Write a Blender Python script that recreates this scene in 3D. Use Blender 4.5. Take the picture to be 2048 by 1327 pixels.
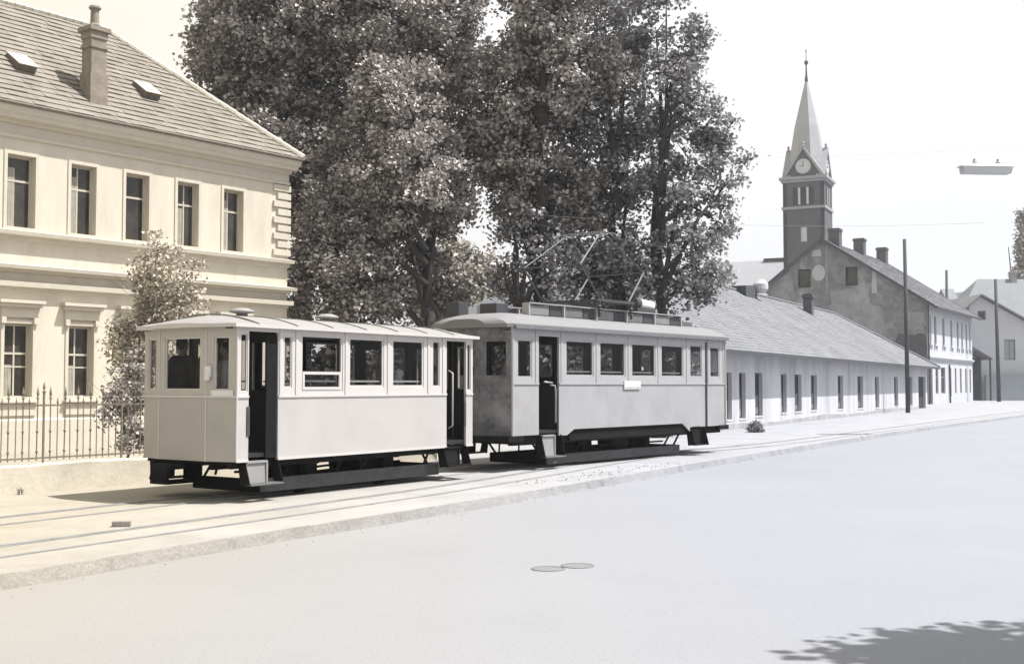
import bpy, bmesh, math, random
import numpy as np
from mathutils import Matrix, Vector
R = math.radians
random.seed(7); rng = np.random.default_rng(7)
scene = bpy.context.scene
for o in list(bpy.data.objects): bpy.data.objects.remove(o)

# ---------------------------------------------------------------- camera, world, sun, exposure
F = 2350.0; EYE = 1.75; HY = 768.0
PITCH = math.atan((HY - 663.5) / F); CP, SP = math.cos(PITCH), math.sin(PITCH)
cd = bpy.data.cameras.new('camera'); cam = bpy.data.objects.new('camera', cd)
scene.collection.objects.link(cam); scene.camera = cam
cam.location = (0, 0, EYE); cam.rotation_euler = (R(90) + PITCH, 0, 0)
cd.sensor_width = 36; cd.lens = F / 2048 * 36; cd.clip_start = .1; cd.clip_end = 4000

HAZE = .0005
SUN_EL = R(62); SUN_H = Vector((1, -.06)).normalized()
world = bpy.data.worlds.new('World'); scene.world = world; world.use_nodes = True
nt = world.node_tree; nt.nodes.clear()
wo = nt.nodes.new('ShaderNodeOutputWorld'); bg = nt.nodes.new('ShaderNodeBackground')
sky = nt.nodes.new('ShaderNodeTexSky'); sky.sky_type = 'NISHITA'; sky.sun_disc = False
sky.sun_elevation = SUN_EL; sky.sun_rotation = math.atan2(SUN_H.x, SUN_H.y)
sky.dust_density = 4; sky.air_density = 1.2
hs = nt.nodes.new('ShaderNodeHueSaturation'); hs.inputs['Saturation'].default_value = .08
tc = nt.nodes.new('ShaderNodeTexCoord'); sx = nt.nodes.new('ShaderNodeSeparateXYZ')
mr = nt.nodes.new('ShaderNodeMapRange'); mr.inputs[1].default_value = -.42; mr.inputs[2].default_value = .42
cr = nt.nodes.new('ShaderNodeValToRGB')
cr.color_ramp.elements[0].color = (1.0, .93, .72, 1); cr.color_ramp.elements[1].color = (.93, .96, 1.0, 1)
e_ = cr.color_ramp.elements.new(.3); e_.color = (1.0, .97, .93, 1)
mx = nt.nodes.new('ShaderNodeMix'); mx.data_type = 'RGBA'; mx.blend_type = 'MULTIPLY'; mx.inputs['Factor'].default_value = 1
L = nt.links.new
L(sky.outputs[0], hs.inputs['Color']); L(tc.outputs['Generated'], sx.inputs[0]); L(sx.outputs[0], mr.inputs[0])
L(mr.outputs[0], cr.inputs[0]); hz = nt.nodes.new('ShaderNodeMix'); hz.data_type = 'RGBA'; hz.inputs['Factor'].default_value = .8; hz.inputs['B'].default_value = (4.3, 4.3, 4.38, 1)   # thin bright cloud veil
vn = nt.nodes.new('ShaderNodeTexNoise'); vn.inputs['Scale'].default_value = 2.2; vn.inputs['Detail'].default_value = 5; vm = nt.nodes.new('ShaderNodeMapping'); vm.inputs['Scale'].default_value = (1, 1, 3.5)
L(tc.outputs['Generated'], vm.inputs[0]); L(vm.outputs[0], vn.inputs[0]); vr = nt.nodes.new('ShaderNodeMapRange'); vr.inputs[1].default_value = .35; vr.inputs[2].default_value = .65; vr.inputs[3].default_value = .66; vr.inputs[4].default_value = .86
L(vn.outputs[0], vr.inputs[0]); L(vr.outputs[0], hz.inputs['Factor'])
L(hs.outputs[0], hz.inputs['A']); L(hz.outputs['Result'], mx.inputs['A']); L(cr.outputs[0], mx.inputs['B'])
L(mx.outputs['Result'], bg.inputs[0]); L(bg.outputs[0], wo.inputs[0])
bg.inputs[1].default_value = .14

sl = bpy.data.lights.new('sun', 'SUN'); so = bpy.data.objects.new('sun', sl); scene.collection.objects.link(so)
sl.energy = 5.0; sl.angle = R(.6); sl.color = (1, .98, .955)
sv = Vector((SUN_H.x * math.cos(SUN_EL), SUN_H.y * math.cos(SUN_EL), math.sin(SUN_EL)))
so.rotation_euler = sv.to_track_quat('Z', 'Y').to_euler()
vs = scene.view_settings; vs.view_transform = 'Standard'; vs.look = 'None'; vs.exposure = .8; vs.gamma = 1

# ---------------------------------------------------------------- helpers
def ray(px, py):
    a = (px - 1024) / F; b = (663.5 - py) / F
    return a, CP - b * SP, SP + b * CP
def at(px, py, Y):
    r = ray(px, py); k = Y / r[1]; return Vector((r[0] * k, Y, EYE + r[2] * k))
def gnd(px, py, z=0.):
    r = ray(px, py); k = (z - EYE) / r[2]; return Vector((r[0] * k, r[1] * k, z))

MATS = {}
def mat(name, col, rough=.8, var=.12, scale=3., bump=.0, metal=0., detail=6., stain=None, spec=.3, aniso=None, leaf=False, fine=0., colour_cast=False):
    k_ = .80 if leaf else (.60 if sum(col) > .3 else .8); col = tuple(c * k_ for c in col)
    if stain: stain = (tuple(c * k_ for c in stain[0]),) + tuple(stain[1:])
    m = bpy.data.materials.new(name); m.use_nodes = True; n = m.node_tree; N = n.nodes; K = n.links.new
    p = N['Principled BSDF']; p.inputs['Roughness'].default_value = rough; p.inputs['Metallic'].default_value = metal
    p.inputs['Specular IOR Level'].default_value = spec
    t = N.new('ShaderNodeTexCoord'); mp = N.new('ShaderNodeMapping')
    K(t.outputs['Object'], mp.inputs[0])
    if aniso: mp.inputs['Scale'].default_value = aniso
    nz = N.new('ShaderNodeTexNoise'); nz.inputs['Scale'].default_value = scale; nz.inputs['Detail'].default_value = detail
    nz.inputs['Roughness'].default_value = .65
    K(mp.outputs[0], nz.inputs[0])
    r = N.new('ShaderNodeValToRGB'); a, b = r.color_ramp.elements
    a.position = .28; b.position = .72
    a.color = tuple(c * (1 - var) for c in col) + (1,); b.color = tuple(min(1, c * (1 + var)) for c in col) + (1,)
    K(nz.outputs[0], r.inputs[0]); out = r.outputs[0]
    if stain:   # (colour, scale, lo, hi, amount)
        n2 = N.new('ShaderNodeTexNoise'); n2.inputs['Scale'].default_value = stain[1]; n2.inputs['Detail'].default_value = 8
        n2.inputs['Roughness'].default_value = .7
        K(mp.outputs[0], n2.inputs[0])
        q = N.new('ShaderNodeMapRange'); q.inputs[1].default_value = stain[2]; q.inputs[2].default_value = stain[3]; q.inputs[4].default_value = stain[4]
        K(n2.outputs[0], q.inputs[0])
        x = N.new('ShaderNodeMix'); x.data_type = 'RGBA'; K(q.outputs[0], x.inputs['Factor']); K(out, x.inputs['A'])
        x.inputs['B'].default_value = tuple(stain[0]) + (1,); out = x.outputs['Result']
    if fine:
        n3 = N.new('ShaderNodeTexNoise'); n3.inputs['Scale'].default_value = 45; n3.inputs['Detail'].default_value = 4
        K(t.outputs['Object'], n3.inputs[0])
        q = N.new('ShaderNodeMapRange'); q.inputs[1].default_value = .3; q.inputs[2].default_value = .7
        q.inputs[3].default_value = 1 - fine; q.inputs[4].default_value = 1 + fine; K(n3.outputs[0], q.inputs[0])
        x = N.new('ShaderNodeMix'); x.data_type = 'RGBA'; x.blend_type = 'MULTIPLY'; x.inputs['Factor'].default_value = 1
        K(out, x.inputs['A']); K(q.outputs[0], x.inputs['B']); out = x.outputs['Result']
    if colour_cast:    # colour cast painted into the ground: warm at left, bluish to the right
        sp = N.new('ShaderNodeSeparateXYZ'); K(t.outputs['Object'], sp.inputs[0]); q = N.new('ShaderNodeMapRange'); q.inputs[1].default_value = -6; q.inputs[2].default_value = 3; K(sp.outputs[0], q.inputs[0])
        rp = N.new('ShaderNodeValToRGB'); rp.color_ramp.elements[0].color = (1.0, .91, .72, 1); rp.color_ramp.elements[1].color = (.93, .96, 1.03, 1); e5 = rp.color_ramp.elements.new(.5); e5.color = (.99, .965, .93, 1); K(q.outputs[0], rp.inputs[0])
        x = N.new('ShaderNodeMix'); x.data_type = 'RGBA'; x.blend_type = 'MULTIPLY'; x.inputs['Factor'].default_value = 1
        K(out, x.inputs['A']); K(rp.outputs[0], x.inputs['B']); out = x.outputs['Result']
    if leaf:
        g = N.new('ShaderNodeNewGeometry'); q = N.new('ShaderNodeMapRange')
        q.inputs[3].default_value = .35; q.inputs[4].default_value = 1.6; K(g.outputs['Random Per Island'], q.inputs[0])
        x = N.new('ShaderNodeMix'); x.data_type = 'RGBA'; x.blend_type = 'MULTIPLY'; x.inputs['Factor'].default_value = 1
        K(out, x.inputs['A']); K(q.outputs[0], x.inputs['B']); out = x.outputs['Result']
        tr = N.new('ShaderNodeBsdfTranslucent'); K(out, tr.inputs[0]); ms = N.new('ShaderNodeMixShader'); ms.inputs[0].default_value = .18
        K(p.outputs[0], ms.inputs[1]); K(tr.outputs[0], ms.inputs[2]); K(ms.outputs[0], N['Material Output'].inputs[0])
    K(out, p.inputs['Base Color'])
    if bump:
        bm = N.new('ShaderNodeBump'); bm.inputs['Strength'].default_value = bump; bm.inputs['Distance'].default_value = .02
        n4 = N.new('ShaderNodeTexNoise'); n4.inputs['Scale'].default_value = scale * 6; n4.inputs['Detail'].default_value = 6
        K(mp.outputs[0], n4.inputs[0]); K(n4.outputs[0], bm.inputs['Height']); K(bm.outputs[0], p.inputs['Normal'])
    MATS[name] = m; return m
def glass(name, tint, gloss_col=(1, 1, 1)):
    m = bpy.data.materials.new(name); m.use_nodes = True; n = m.node_tree; N = n.nodes; K = n.links.new
    N.remove(N['Principled BSDF'])
    t = N.new('ShaderNodeBsdfTransparent'); t.inputs[0].default_value = tuple(tint) + (1,)
    g = N.new('ShaderNodeBsdfGlossy'); g.inputs['Roughness'].default_value = .04; f0 = N.new('ShaderNodeLayerWeight'); f1 = N.new('ShaderNodeMath'); f1.operation = 'POWER'; f1.inputs[1].default_value = 4; K(f0.outputs['Facing'], f1.inputs[0]); f = N.new('ShaderNodeMapRange'); f.inputs[3].default_value = .012; f.inputs[4].default_value = .4; K(f1.outputs[0], f.inputs[0])
    x = N.new('ShaderNodeMixShader'); K(f.outputs[0], x.inputs[0]); K(t.outputs[0], x.inputs[1]); K(g.outputs[0], x.inputs[2])
    K(x.outputs[0], N['Material Output'].inputs[0]); MATS[name] = m; return m

M = MATS
mat('road', (.385, .388, .402), .9, .07, .25, .3, fine=.09, stain=((.33, .333, .345), .5, .42, .7, .6), colour_cast=True)
mat('verge', (.47, .465, .465), .95, .10, .8, .5, fine=.12, colour_cast=True, stain=((.33, .315, .30), .5, .5, .75, .7))
mat('earth', (.33, .33, .32), .95, .15, .2)
mat('kerb', (.38, .372, .37), .9, .16, 2.5, .8, fine=.15, colour_cast=True, stain=((.17, .165, .16), 2.2, .55, .72, .8))
mat('rail', (.36, .35, .345), .5, .2, 3)
mat('groove', (.36, .345, .33), .95, .3, 2)
mat('plaster_cream', (.88, .80, .655), .9, .07, 1.2, .2, fine=.05, aniso=(1.6, 1.6, .4), stain=((.66, .59, .47), .9, .48, .72, .6))
mat('trim_cream', (.82, .75, .62), .9, .06, 3, .1, fine=.04)
mat('tile', (.33, .295, .245), .9, .2, 1.2, .3, leaf=False, fine=.15)
mat('tile_pale', (.255, .26, .28), .9, .15, .4, .3, fine=.12, stain=((.19, .195, .21), .35, .5, .7, .5))
mat('chimney_brick', (.36, .31, .245), .95, .25, 4, .5, fine=.15)
mat('dark_glass', (.05, .043, .036), .12, .6, 1.5, spec=.35)
mat('curtain', (.5, .46, .38), .9, .2, 6)
mat('sash', (.72, .66, .54), .6, .08, 5)
mat('iron', (.29, .25, .19), .7, .3, 8)
mat('iron_pale', (.24, .21, .165), .7, .3, 8)
mat('fence_stone', (.78, .71, .58), .95, .08, 1.5, .5, fine=.1, stain=((.42, .38, .30), .9, .52, .75, .7))
mat('trailer_panel', (.645, .612, .592), .5, .05, 1.2, .05, stain=((.56, .53, .51), 1.5, .48, .75, .5), fine=.03)
mat('trailer_frame', (.76, .72, .695), .5, .04, 3, .03)
mat('end_tone', (.56, .53, .49), .6, .05, 1.2, .05, stain=((.46, .43, .40), 1.8, .48, .75, .6)); mat('end_frame', (.62, .585, .54), .6, .05, 3, .03)  # ends toned darker than the trailer side panels and frames
mat('trailer_roof', (.40, .38, .365), .7, .06, 2, .1, stain=((.30, .29, .28), 1.3, .5, .75, .5))
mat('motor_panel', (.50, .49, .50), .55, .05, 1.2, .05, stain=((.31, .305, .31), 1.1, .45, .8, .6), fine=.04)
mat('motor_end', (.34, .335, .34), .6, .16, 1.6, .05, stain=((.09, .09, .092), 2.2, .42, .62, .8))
mat('motor_frame', (.52, .51, .52), .5, .05, 3, .03)
mat('motor_roof', (.29, .286, .29), .7, .08, 2, .1, stain=((.3, .3, .3), 1.6, .5, .75, .6))
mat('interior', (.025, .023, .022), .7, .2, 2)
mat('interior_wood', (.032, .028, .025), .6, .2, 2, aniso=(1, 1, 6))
mat('undercarriage', (.014, .014, .015), .9, .3, 4, spec=.1)
mat('guard_board', (.095, .095, .098), .9, .25, 2, stain=((.13, .13, .13), 2.5, .5, .7, .7), spec=.1)
mat('resistor', (.30, .295, .30), .7, .15, 4)
mat('step_plate', (.40, .39, .38), .7, .12, 3)
mat('step_metal', (.20, .197, .195), .6, .15, 3)
mat('steel', (.27, .27, .28), .5, .15, 5)
mat('dark_metal', (.06, .06, .065), .6, .2, 5)
mat('handrail', (.55, .55, .56), .35, .05, 5, metal=.3)
glass('tram_glass', (.68, .68, .68))
mat('skin', (.36, .29, .25), .6, .05, 5)
mat('hair', (.025, .022, .02), .6, .2, 20)
mat('suit', (.04, .037, .036), .9, .15, 6)
mat('shirt_grey', (.5, .47, .44), .9, .1, 6)
mat('cloth_white', (.95, .93, .91), .9, .06, 8)
mat('leaf_brown', (.36, .33, .31), .5, .25, .5, leaf=True, spec=.5)
mat('leaf_light', (.42, .385, .362), .5, .2, .5, leaf=True, spec=.5)
mat('leaf_cool', (.32, .31, .316), .5, .25, .5, leaf=True, spec=.5)
mat('leaf_pale', (.40, .37, .33), .6, .2, .5, leaf=True)
mat('leaf_cream', (.50, .45, .36), .6, .25, .8, leaf=True)
mat('bark', (.045, .04, .038), .95, .3, 3, .6, aniso=(3, 3, .6))
mat('wood_pole', (.10, .105, .11), .9, .25, 3, .4, aniso=(3, 3, .3))
mat('plaster_row', (.78, .78, .82), .95, .10, .6, .3, fine=.06, aniso=(1.5, 1.5, .35), stain=((.47, .48, .52), .55, .44, .66, .8))
mat('plaster_old', (.27, .275, .295), .95, .35, .9, .4, fine=.1, stain=((.56, .57, .60), .30, .5, .6, .7))
mat('plaster_white', (.72, .73, .77), .95, .06, .4, .2, fine=.04, stain=((.56, .57, .6), .3, .5, .8, .5))
mat('plaster_blue', (.44, .47, .52), .95, .06, .3, .2)
mat('iron_dark', (.02, .02, .022), .8, .2, 3)
mat('dark_wood', (.07, .075, .085), .85, .25, 2, aniso=(6, 6, 1))
mat('mid_wood', (.26, .27, .29), .85, .2, 2, aniso=(6, 6, 1))
mat('church_brick', (.14, .14, .155), .95, .15, .8, .3, fine=.1)
mat('church_stone', (.44, .44, .47), .9, .08, 1)
mat('spire_metal', (.50, .50, .535), .6, .05, .6)
mat('nave_roof', (.50, .50, .54), .9, .06, .4, aniso=(.3, .3, 3))
mat('clock_white', (.8, .8, .82), .6, .02, 3)
mat('hill', (.10, .105, .12), 1, .15, .01)
mat('lamp_white', (.75, .76, .8), .5, .04, 4)
mat('brick_stone', (.35, .32, .28), .9, .2, 9, .4)
mat('cover_dust', (.27, .272, .285), .9, .1, 8, .3)
mat('iron_cover', (.22, .225, .24), .7, .2, 10, .3)

def tag(o, label=None, cat=None, group=None, kind=None):
    if label: o['label'] = label
    if cat: o['category'] = cat
    if group: o['group'] = group
    if kind: o['kind'] = kind
    return o
def thing(name, label, cat, loc=(0, 0, 0), rz=0., group=None):
    o = bpy.data.objects.new(name, None); scene.collection.objects.link(o); o.empty_display_size = .2
    o.location = loc; o.rotation_euler = (0, 0, rz); return tag(o, label, cat, group)

class MB:
    def __init__(s): s.v = []; s.f = []; s.M = Matrix.Identity(4)
    def add(s, vs, fs):
        b = len(s.v); s.v += [tuple(s.M @ Vector(v)) for v in vs]; s.f += [tuple(b + i for i in f) for f in fs]
    def box(s, a, b):
        x0, y0, z0 = (min(a[i], b[i]) for i in range(3)); x1, y1, z1 = (max(a[i], b[i]) for i in range(3))
        s.add([(x0, y0, z0), (x1, y0, z0), (x1, y1, z0), (x0, y1, z0), (x0, y0, z1), (x1, y0, z1), (x1, y1, z1), (x0, y1, z1)],
              [(3, 2, 1, 0), (4, 5, 6, 7), (0, 1, 5, 4), (1, 2, 6, 5), (2, 3, 7, 6), (3, 0, 4, 7)])
        return s
    def prism(s, poly, d):      # poly: list of 3D points (planar), d: extrusion vector
        n = len(poly); d = Vector(d); P = [Vector(p) for p in poly]
        s.add([tuple(p) for p in P] + [tuple(p + d) for p in P],
              [tuple(range(n))[::-1], tuple(range(n, 2 * n))] + [(i, (i + 1) % n, n + (i + 1) % n, n + i) for i in range(n)])
        return s
    def bar(s, a, b, w, h=None):
        h = h or w; a = Vector(a); b = Vector(b); d = (b - a).normalized()
        u = d.cross(Vector((0, 0, 1))); u = Vector((1, 0, 0)) if u.length < 1e-3 else u.normalized(); v = u.cross(d).normalized()
        c = [(-w / 2, -h / 2), (w / 2, -h / 2), (w / 2, h / 2), (-w / 2, h / 2)]
        s.prism([a + u * x + v * y for x, y in c], b - a); return s
    def tube(s, pts, r, n=8, caps=True):
        pts = [Vector(p) for p in pts]; rs = r if isinstance(r, (list, tuple)) else [r] * len(pts); vs = []; fs = []
        d0 = (pts[1] - pts[0]).normalized(); u = d0.orthogonal().normalized()
        for i, p in enumerate(pts):
            d = (pts[min(i + 1, len(pts) - 1)] - pts[max(i - 1, 0)]).normalized()
            u = (u - d * u.dot(d)); u = u.normalized() if u.length > 1e-6 else d.orthogonal().normalized(); w = d.cross(u)
            for k in range(n):
                a = 2 * math.pi * k / n; vs.append(tuple(p + (u * math.cos(a) + w * math.sin(a)) * rs[i]))
        for i in range(len(pts) - 1):
            for k in range(n): fs.append((i * n + k, i * n + (k + 1) % n, (i + 1) * n + (k + 1) % n, (i + 1) * n + k))
        if caps: fs.append(tuple(range(n))[::-1]); fs.append(tuple((len(pts) - 1) * n + k for k in range(n)))
        s.add(vs, fs); return s
    def lathe(s, c, prof, n=16):     # prof: (r, z)
        c = Vector(c); vs = []; fs = []
        for r, z in prof:
            for k in range(n):
                a = 2 * math.pi * k / n; vs.append((c.x + r * math.cos(a), c.y + r * math.sin(a), c.z + z))
        for i in range(len(prof) - 1):
            for k in range(n): fs.append((i * n + k, i * n + (k + 1) % n, (i + 1) * n + (k + 1) % n, (i + 1) * n + k))
        fs.append(tuple(range(n))[::-1]); fs.append(tuple((len(prof) - 1) * n + k for k in range(n)))
        s.add(vs, fs); return s
    def wall(s, x0, x1, z0, z1, th, holes):     # outer face y=0, inner y=th, outward -y
        xs = sorted({x0, x1, *[min(max(h[0], x0), x1) for h in holes], *[min(max(h[1], x0), x1) for h in holes]})
        zs = sorted({z0, z1, *[min(max(h[2], z0), z1) for h in holes], *[min(max(h[3], z0), z1) for h in holes]})
        def solid(i, j):
            if i < 0 or j < 0 or i >= len(xs) - 1 or j >= len(zs) - 1: return False
            cx = (xs[i] + xs[i + 1]) / 2; cz = (zs[j] + zs[j + 1]) / 2
            return not any(h[0] < cx < h[1] and h[2] < cz < h[3] for h in holes)
        for i in range(len(xs) - 1):
            for j in range(len(zs) - 1):
                if not solid(i, j): continue
                a, b, c, d = xs[i], xs[i + 1], zs[j], zs[j + 1]
                s.add([(a, 0, c), (b, 0, c), (b, 0, d), (a, 0, d)], [(0, 1, 2, 3)])
                s.add([(a, th, c), (b, th, c), (b, th, d), (a, th, d)], [(3, 2, 1, 0)])
                if not solid(i - 1, j): s.add([(a, 0, c), (a, 0, d), (a, th, d), (a, th, c)], [(0, 1, 2, 3)])
                if not solid(i + 1, j): s.add([(b, 0, c), (b, th, c), (b, th, d), (b, 0, d)], [(0, 1, 2, 3)])
                if not solid(i, j - 1): s.add([(a, 0, c), (a, th, c), (b, th, c), (b, 0, c)], [(0, 1, 2, 3)])
                if not solid(i, j + 1): s.add([(a, 0, d), (b, 0, d), (b, th, d), (a, th, d)], [(0, 1, 2, 3)])
        return s
    def frame(s, x0, x1, z0, z1, w, y0, y1, mull=(), trans=()):   # window frame with mullions/transoms
        s.box((x0, y0, z0), (x0 + w, y1, z1)); s.box((x1 - w, y0, z0), (x1, y1, z1))
        s.box((x0 + w, y0, z0), (x1 - w, y1, z0 + w)); s.box((x0 + w, y0, z1 - w), (x1 - w, y1, z1))
        for t in trans: s.box((x0 + w, y0 + .004, t - w * .5), (x1 - w, y1 - .004, t + w * .5))
        for m_ in mull: s.box((m_[0] - w * .4, y0 + .008, m_[1]), (m_[0] + w * .4, y1 - .008, m_[2]))
        return s
    def build(s, name, m, parent=None, smooth=False, bevel=0):
        me = bpy.data.meshes.new(name); me.from_pydata(s.v, [], s.f); me.update()
        o = bpy.data.objects.new(name, me); scene.collection.objects.link(o); me.materials.append(MATS[m])
        if parent is not None: o.parent = parent
        if smooth: me.shade_smooth()
        if bevel:
            b = o.modifiers.new('bevel', 'BEVEL'); b.width = bevel; b.segments = 2; b.limit_method = 'ANGLE'
        return o
def Mseg(A, B, z=0):    # frame whose +x runs A->B, outward -y is right of the run
    a = math.atan2(B[1] - A[1], B[0] - A[0]); return Matrix.Translation((A[0], A[1], z)) @ Matrix.Rotation(a, 4, 'Z')
def dist(A, B): return math.hypot(B[0] - A[0], B[1] - A[1])
def copy_tree(o, parent=None):
    c = o.copy(); scene.collection.objects.link(c); c.parent = parent
    for ch in list(o.children): copy_tree(ch, c)
    return c

def tiled(mb, eL, eR, rR, rL, rows, tw, lift=.035, jit=.012):
    eL, eR, rR, rL = map(Vector, (eL, eR, rR, rL)); nrm = (eR - eL).cross(rL - eL).normalized()
    if nrm.z < 0: nrm = -nrm
    for i in range(rows):
        a, b = i / rows, (i + 1) / rows
        A = eL.lerp(rL, a); B = eR.lerp(rR, a); C = eR.lerp(rR, b); D = eL.lerp(rL, b)
        n = max(1, int((B - A).length / tw)); off = .5 * (i % 2) / n
        cuts = [0] + [min(1, (k + 1) / n - off + random.uniform(-.1, .1) / n) for k in range(n)] 
        if off: cuts.append(1)
        cuts[-1] = 1
        for k in range(len(cuts) - 1):
            u, v = cuts[k], cuts[k + 1]
            if v - u < 1e-4: continue
            l = lift + random.uniform(-jit, jit)
            p = [A.lerp(B, u) + nrm * l, A.lerp(B, v) + nrm * l, D.lerp(C, v) + nrm * .004, D.lerp(C, u) + nrm * .004]
            q = [A.lerp(B, u) - nrm * .02, A.lerp(B, v) - nrm * .02]
            mb.add([tuple(x) for x in p + q], [(0, 1, 2, 3), (4, 5, 1, 0)])

# ---------------------------------------------------------------- ground, road, kerb, rails
def offs(line, d):     # offset polyline to its right (towards the road) by d
    out = []
    for i, p in enumerate(line):
        a = line[max(i - 1, 0)]; b = line[min(i + 1, len(line) - 1)]
        t = Vector((b[0] - a[0], b[1] - a[1])).normalized(); out.append((p[0] + t.y * d, p[1] - t.x * d))
    return out
def smooth_line(P, n=10):
    out = []
    for i in range(len(P) - 1):
        p0 = Vector(P[max(i - 1, 0)]); p1 = Vector(P[i]); p2 = Vector(P[i + 1]); p3 = Vector(P[min(i + 2, len(P) - 1)])
        for k in range(n):
            t = k / n
            q = .5 * ((2 * p1) + (p2 - p0) * t + (2 * p0 - 5 * p1 + 4 * p2 - p3) * t * t + (3 * p1 - p0 - 3 * p2 + p3) * t ** 3)
            out.append((q.x, q.y))
    out.append(tuple(P[-1])); return out
KP = [(-11.5, -1.0), (-8.1, 5.0), (-4.74, 10.88), (-3.13, 13.71), (-.12, 18.69), (5.75, 29.2), (15.6, 46.0), (29.2, 67.5), (62, 120), (130, 228), (300, 500)]
KERB = smooth_line(KP, 14)
me = MB(); me.add([(-900, -900, -.16), (900, -900, -.16), (900, 900, -.16), (-900, 900, -.16)], [(0, 1, 2, 3)])
tag(me.build('ground', 'earth'), kind='structure')
k_in = KERB; k_out = offs(KERB, .085)
mb = MB(); W = offs(KERB, 16)
for i in range(len(KERB) - 1):
    mb.add([(*k_out[i], -.13), (*W[i], -.13), (*W[i + 1], -.13), (*k_out[i + 1], -.13)], [(0, 1, 2, 3)])
tag(mb.build('road', 'road'), kind='structure')
mb = MB()
for i in range(len(KERB) - 1):
    a, b = KERB[i], KERB[i + 1]
    mb.add([(-420, a[1] + 100 if False else a[1], 0), (*a, 0), (*b, 0), (-420, b[1], 0)], [(0, 1, 2, 3)])
tag(mb.build('tramway_verge', 'verge'), kind='structure')
# kerb stones: one worn raised band, top edge uneven
mb = MB(); fine = []
for i in range(len(KERB) - 1):
    a, b = Vector(KERB[i]), Vector(KERB[i + 1]); n = max(1, min(40, int((b - a).length / .12)))
    if a.y > 130: n = 2
    for k in range(n): fine.append(tuple(a.lerp(b, k / n)))
fine.append(KERB[-1]); kin = fine; kmid = offs(fine, .035); kout = offs(fine, .075)
prev = None
for i in range(len(fine)):
    j = random.uniform(-.006, .006); w = random.uniform(-.015, .015) + .03 * math.sin(i * .13)
    d = Vector(kout[i]) - Vector(kin[i])
    tp = Vector(kmid[i]) + d * w * 1.5; lo = Vector(kout[i]) + d * (w * 6)
    cur = [(*kin[i], .004 + j * .2), (kin[i][0] + d.x * .15, kin[i][1] + d.y * .15, .008 + j * .4), (tp.x, tp.y, .002 + j), (lo.x, lo.y, -.1 + j), (lo.x + d.x * .2, lo.y + d.y * .2, -.135)]
    if prev:
        for q in range(4): mb.add([prev[q], prev[q + 1], cur[q + 1], cur[q]], [(0, 1, 2, 3)])
    prev = cur
tag(mb.build('kerb', 'kerb', smooth=True), kind='structure')
# gravel crumbs gathered along the kerb foot
mb = MB()
for i in range(160):
    k = random.randrange(20, min(len(fine) - 1, 330)); d = (Vector(kout[k]) - Vector(kin[k])).normalized()
    p = Vector(kout[k]) + d * abs(random.gauss(0, .16)) + Vector((random.uniform(-.1, .1), random.uniform(-.1, .1))); r = random.uniform(.004, .012)
    mb.lathe((p.x, p.y, -.13), [(r, 0), (r * .9, r * .7), (r * .3, r * 1.1)], 5)
for i in range(140):
    t = random.uniform(.0, 1); p = Vector((.2, 20.6)).lerp(Vector((3.6, 26.2)), t) + Vector((random.gauss(0, .25), random.gauss(0, .25))); r = random.uniform(.006, .018)
    mb.lathe((p.x, p.y, 0), [(r, 0), (r * .9, r * .7), (r * .3, r * 1.1)], 5)
tag(mb.build('gravel', 'kerb'), 'loose pale gravel crumbs along the kerb edge', 'gravel', kind='stuff')

main = smooth_line([(-22, -10.5), (-13.3, 4), (-8.05, 12.6), (-4.905, 17.874), (-3.25, 20.28), (-1.6, 22.7), (.6, 25.75), (3.5, 29.4), (7.6, 34.5), (14.4, 45.4), (28.4, 68.2), (61, 120.6), (129, 229)], 16)
side = smooth_line([(-20, -12), (-11.3, 2.6), (-7.5, 8.8), (-5.35, 12.4), (-3.5, 15.5), (-1.35, 19.3), (.45, 22.9), (2.0, 26.2), (4.2, 30.1), (6.8, 33.4)], 16)
rails = []
for nm, ln in (('track_rail', main), ('track_rail', side)):
    for s_ in (-.38, .38):
        mb = MB(); A = offs(ln, s_ - .03); B = offs(ln, s_ + .03)
        for i in range(len(ln) - 1):
            mb.add([(*A[i], .014), (*B[i], .014), (*B[i + 1], .014), (*A[i + 1], .014)], [(0, 1, 2, 3)])
            mb.add([(*B[i], .014), (*B[i], -.01), (*B[i + 1], -.01), (*B[i + 1], .014)], [(0, 1, 2, 3)])
            mb.add([(*A[i], .014), (*A[i], -.01), (*A[i + 1], -.01), (*A[i + 1], .014)], [(3, 2, 1, 0)])
        tag(mb.build('track_rail', 'rail'), kind='structure')
        mb = MB(); A = offs(ln, s_ + .032 * (1 if s_ < 0 else -1)); B = offs(ln, s_ + .085 * (1 if s_ < 0 else -1))
        for i in range(len(ln) - 1): mb.add([(*A[i], .004), (*B[i], .004), (*B[i + 1], .004), (*A[i + 1], .004)], [(0, 1, 2, 3)])
        tag(mb.build('flange_groove', 'groove'), kind='structure')
# hills
mb = MB(); pts = []
hx = [(-900, 0), (60, 6), (150, 30), (215, 52), (250, 60), (300, 61), (350, 66), (420, 78), (560, 90), (900, 40), (1200, 0)]
for x, z in hx: pts.append((x, z))
for i in range(len(pts) - 1):
    for k in range(12):
        def H(t):
            x = pts[i][0] + (pts[i + 1][0] - pts[i][0]) * t; return x, (pts[i][1] + (pts[i + 1][1] - pts[i][1]) * t) + 1.5 * math.sin(x * .045) + 1. * math.sin(x * .11)
        a = H(k / 12); b = H((k + 1) / 12)
        a = (a[0] * .6, a[1] * .6); b = (b[0] * .6, b[1] * .6); mb.add([(a[0], 330, -.2), (b[0], 330, -.2), (b[0], 432, b[1]), (a[0], 432, a[1]), (b[0], 600, -.2), (a[0], 600, -.2)], [(0, 1, 2, 3), (3, 2, 4, 5)])
tag(mb.build('hills', 'hill', smooth=True), kind='structure')

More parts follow.
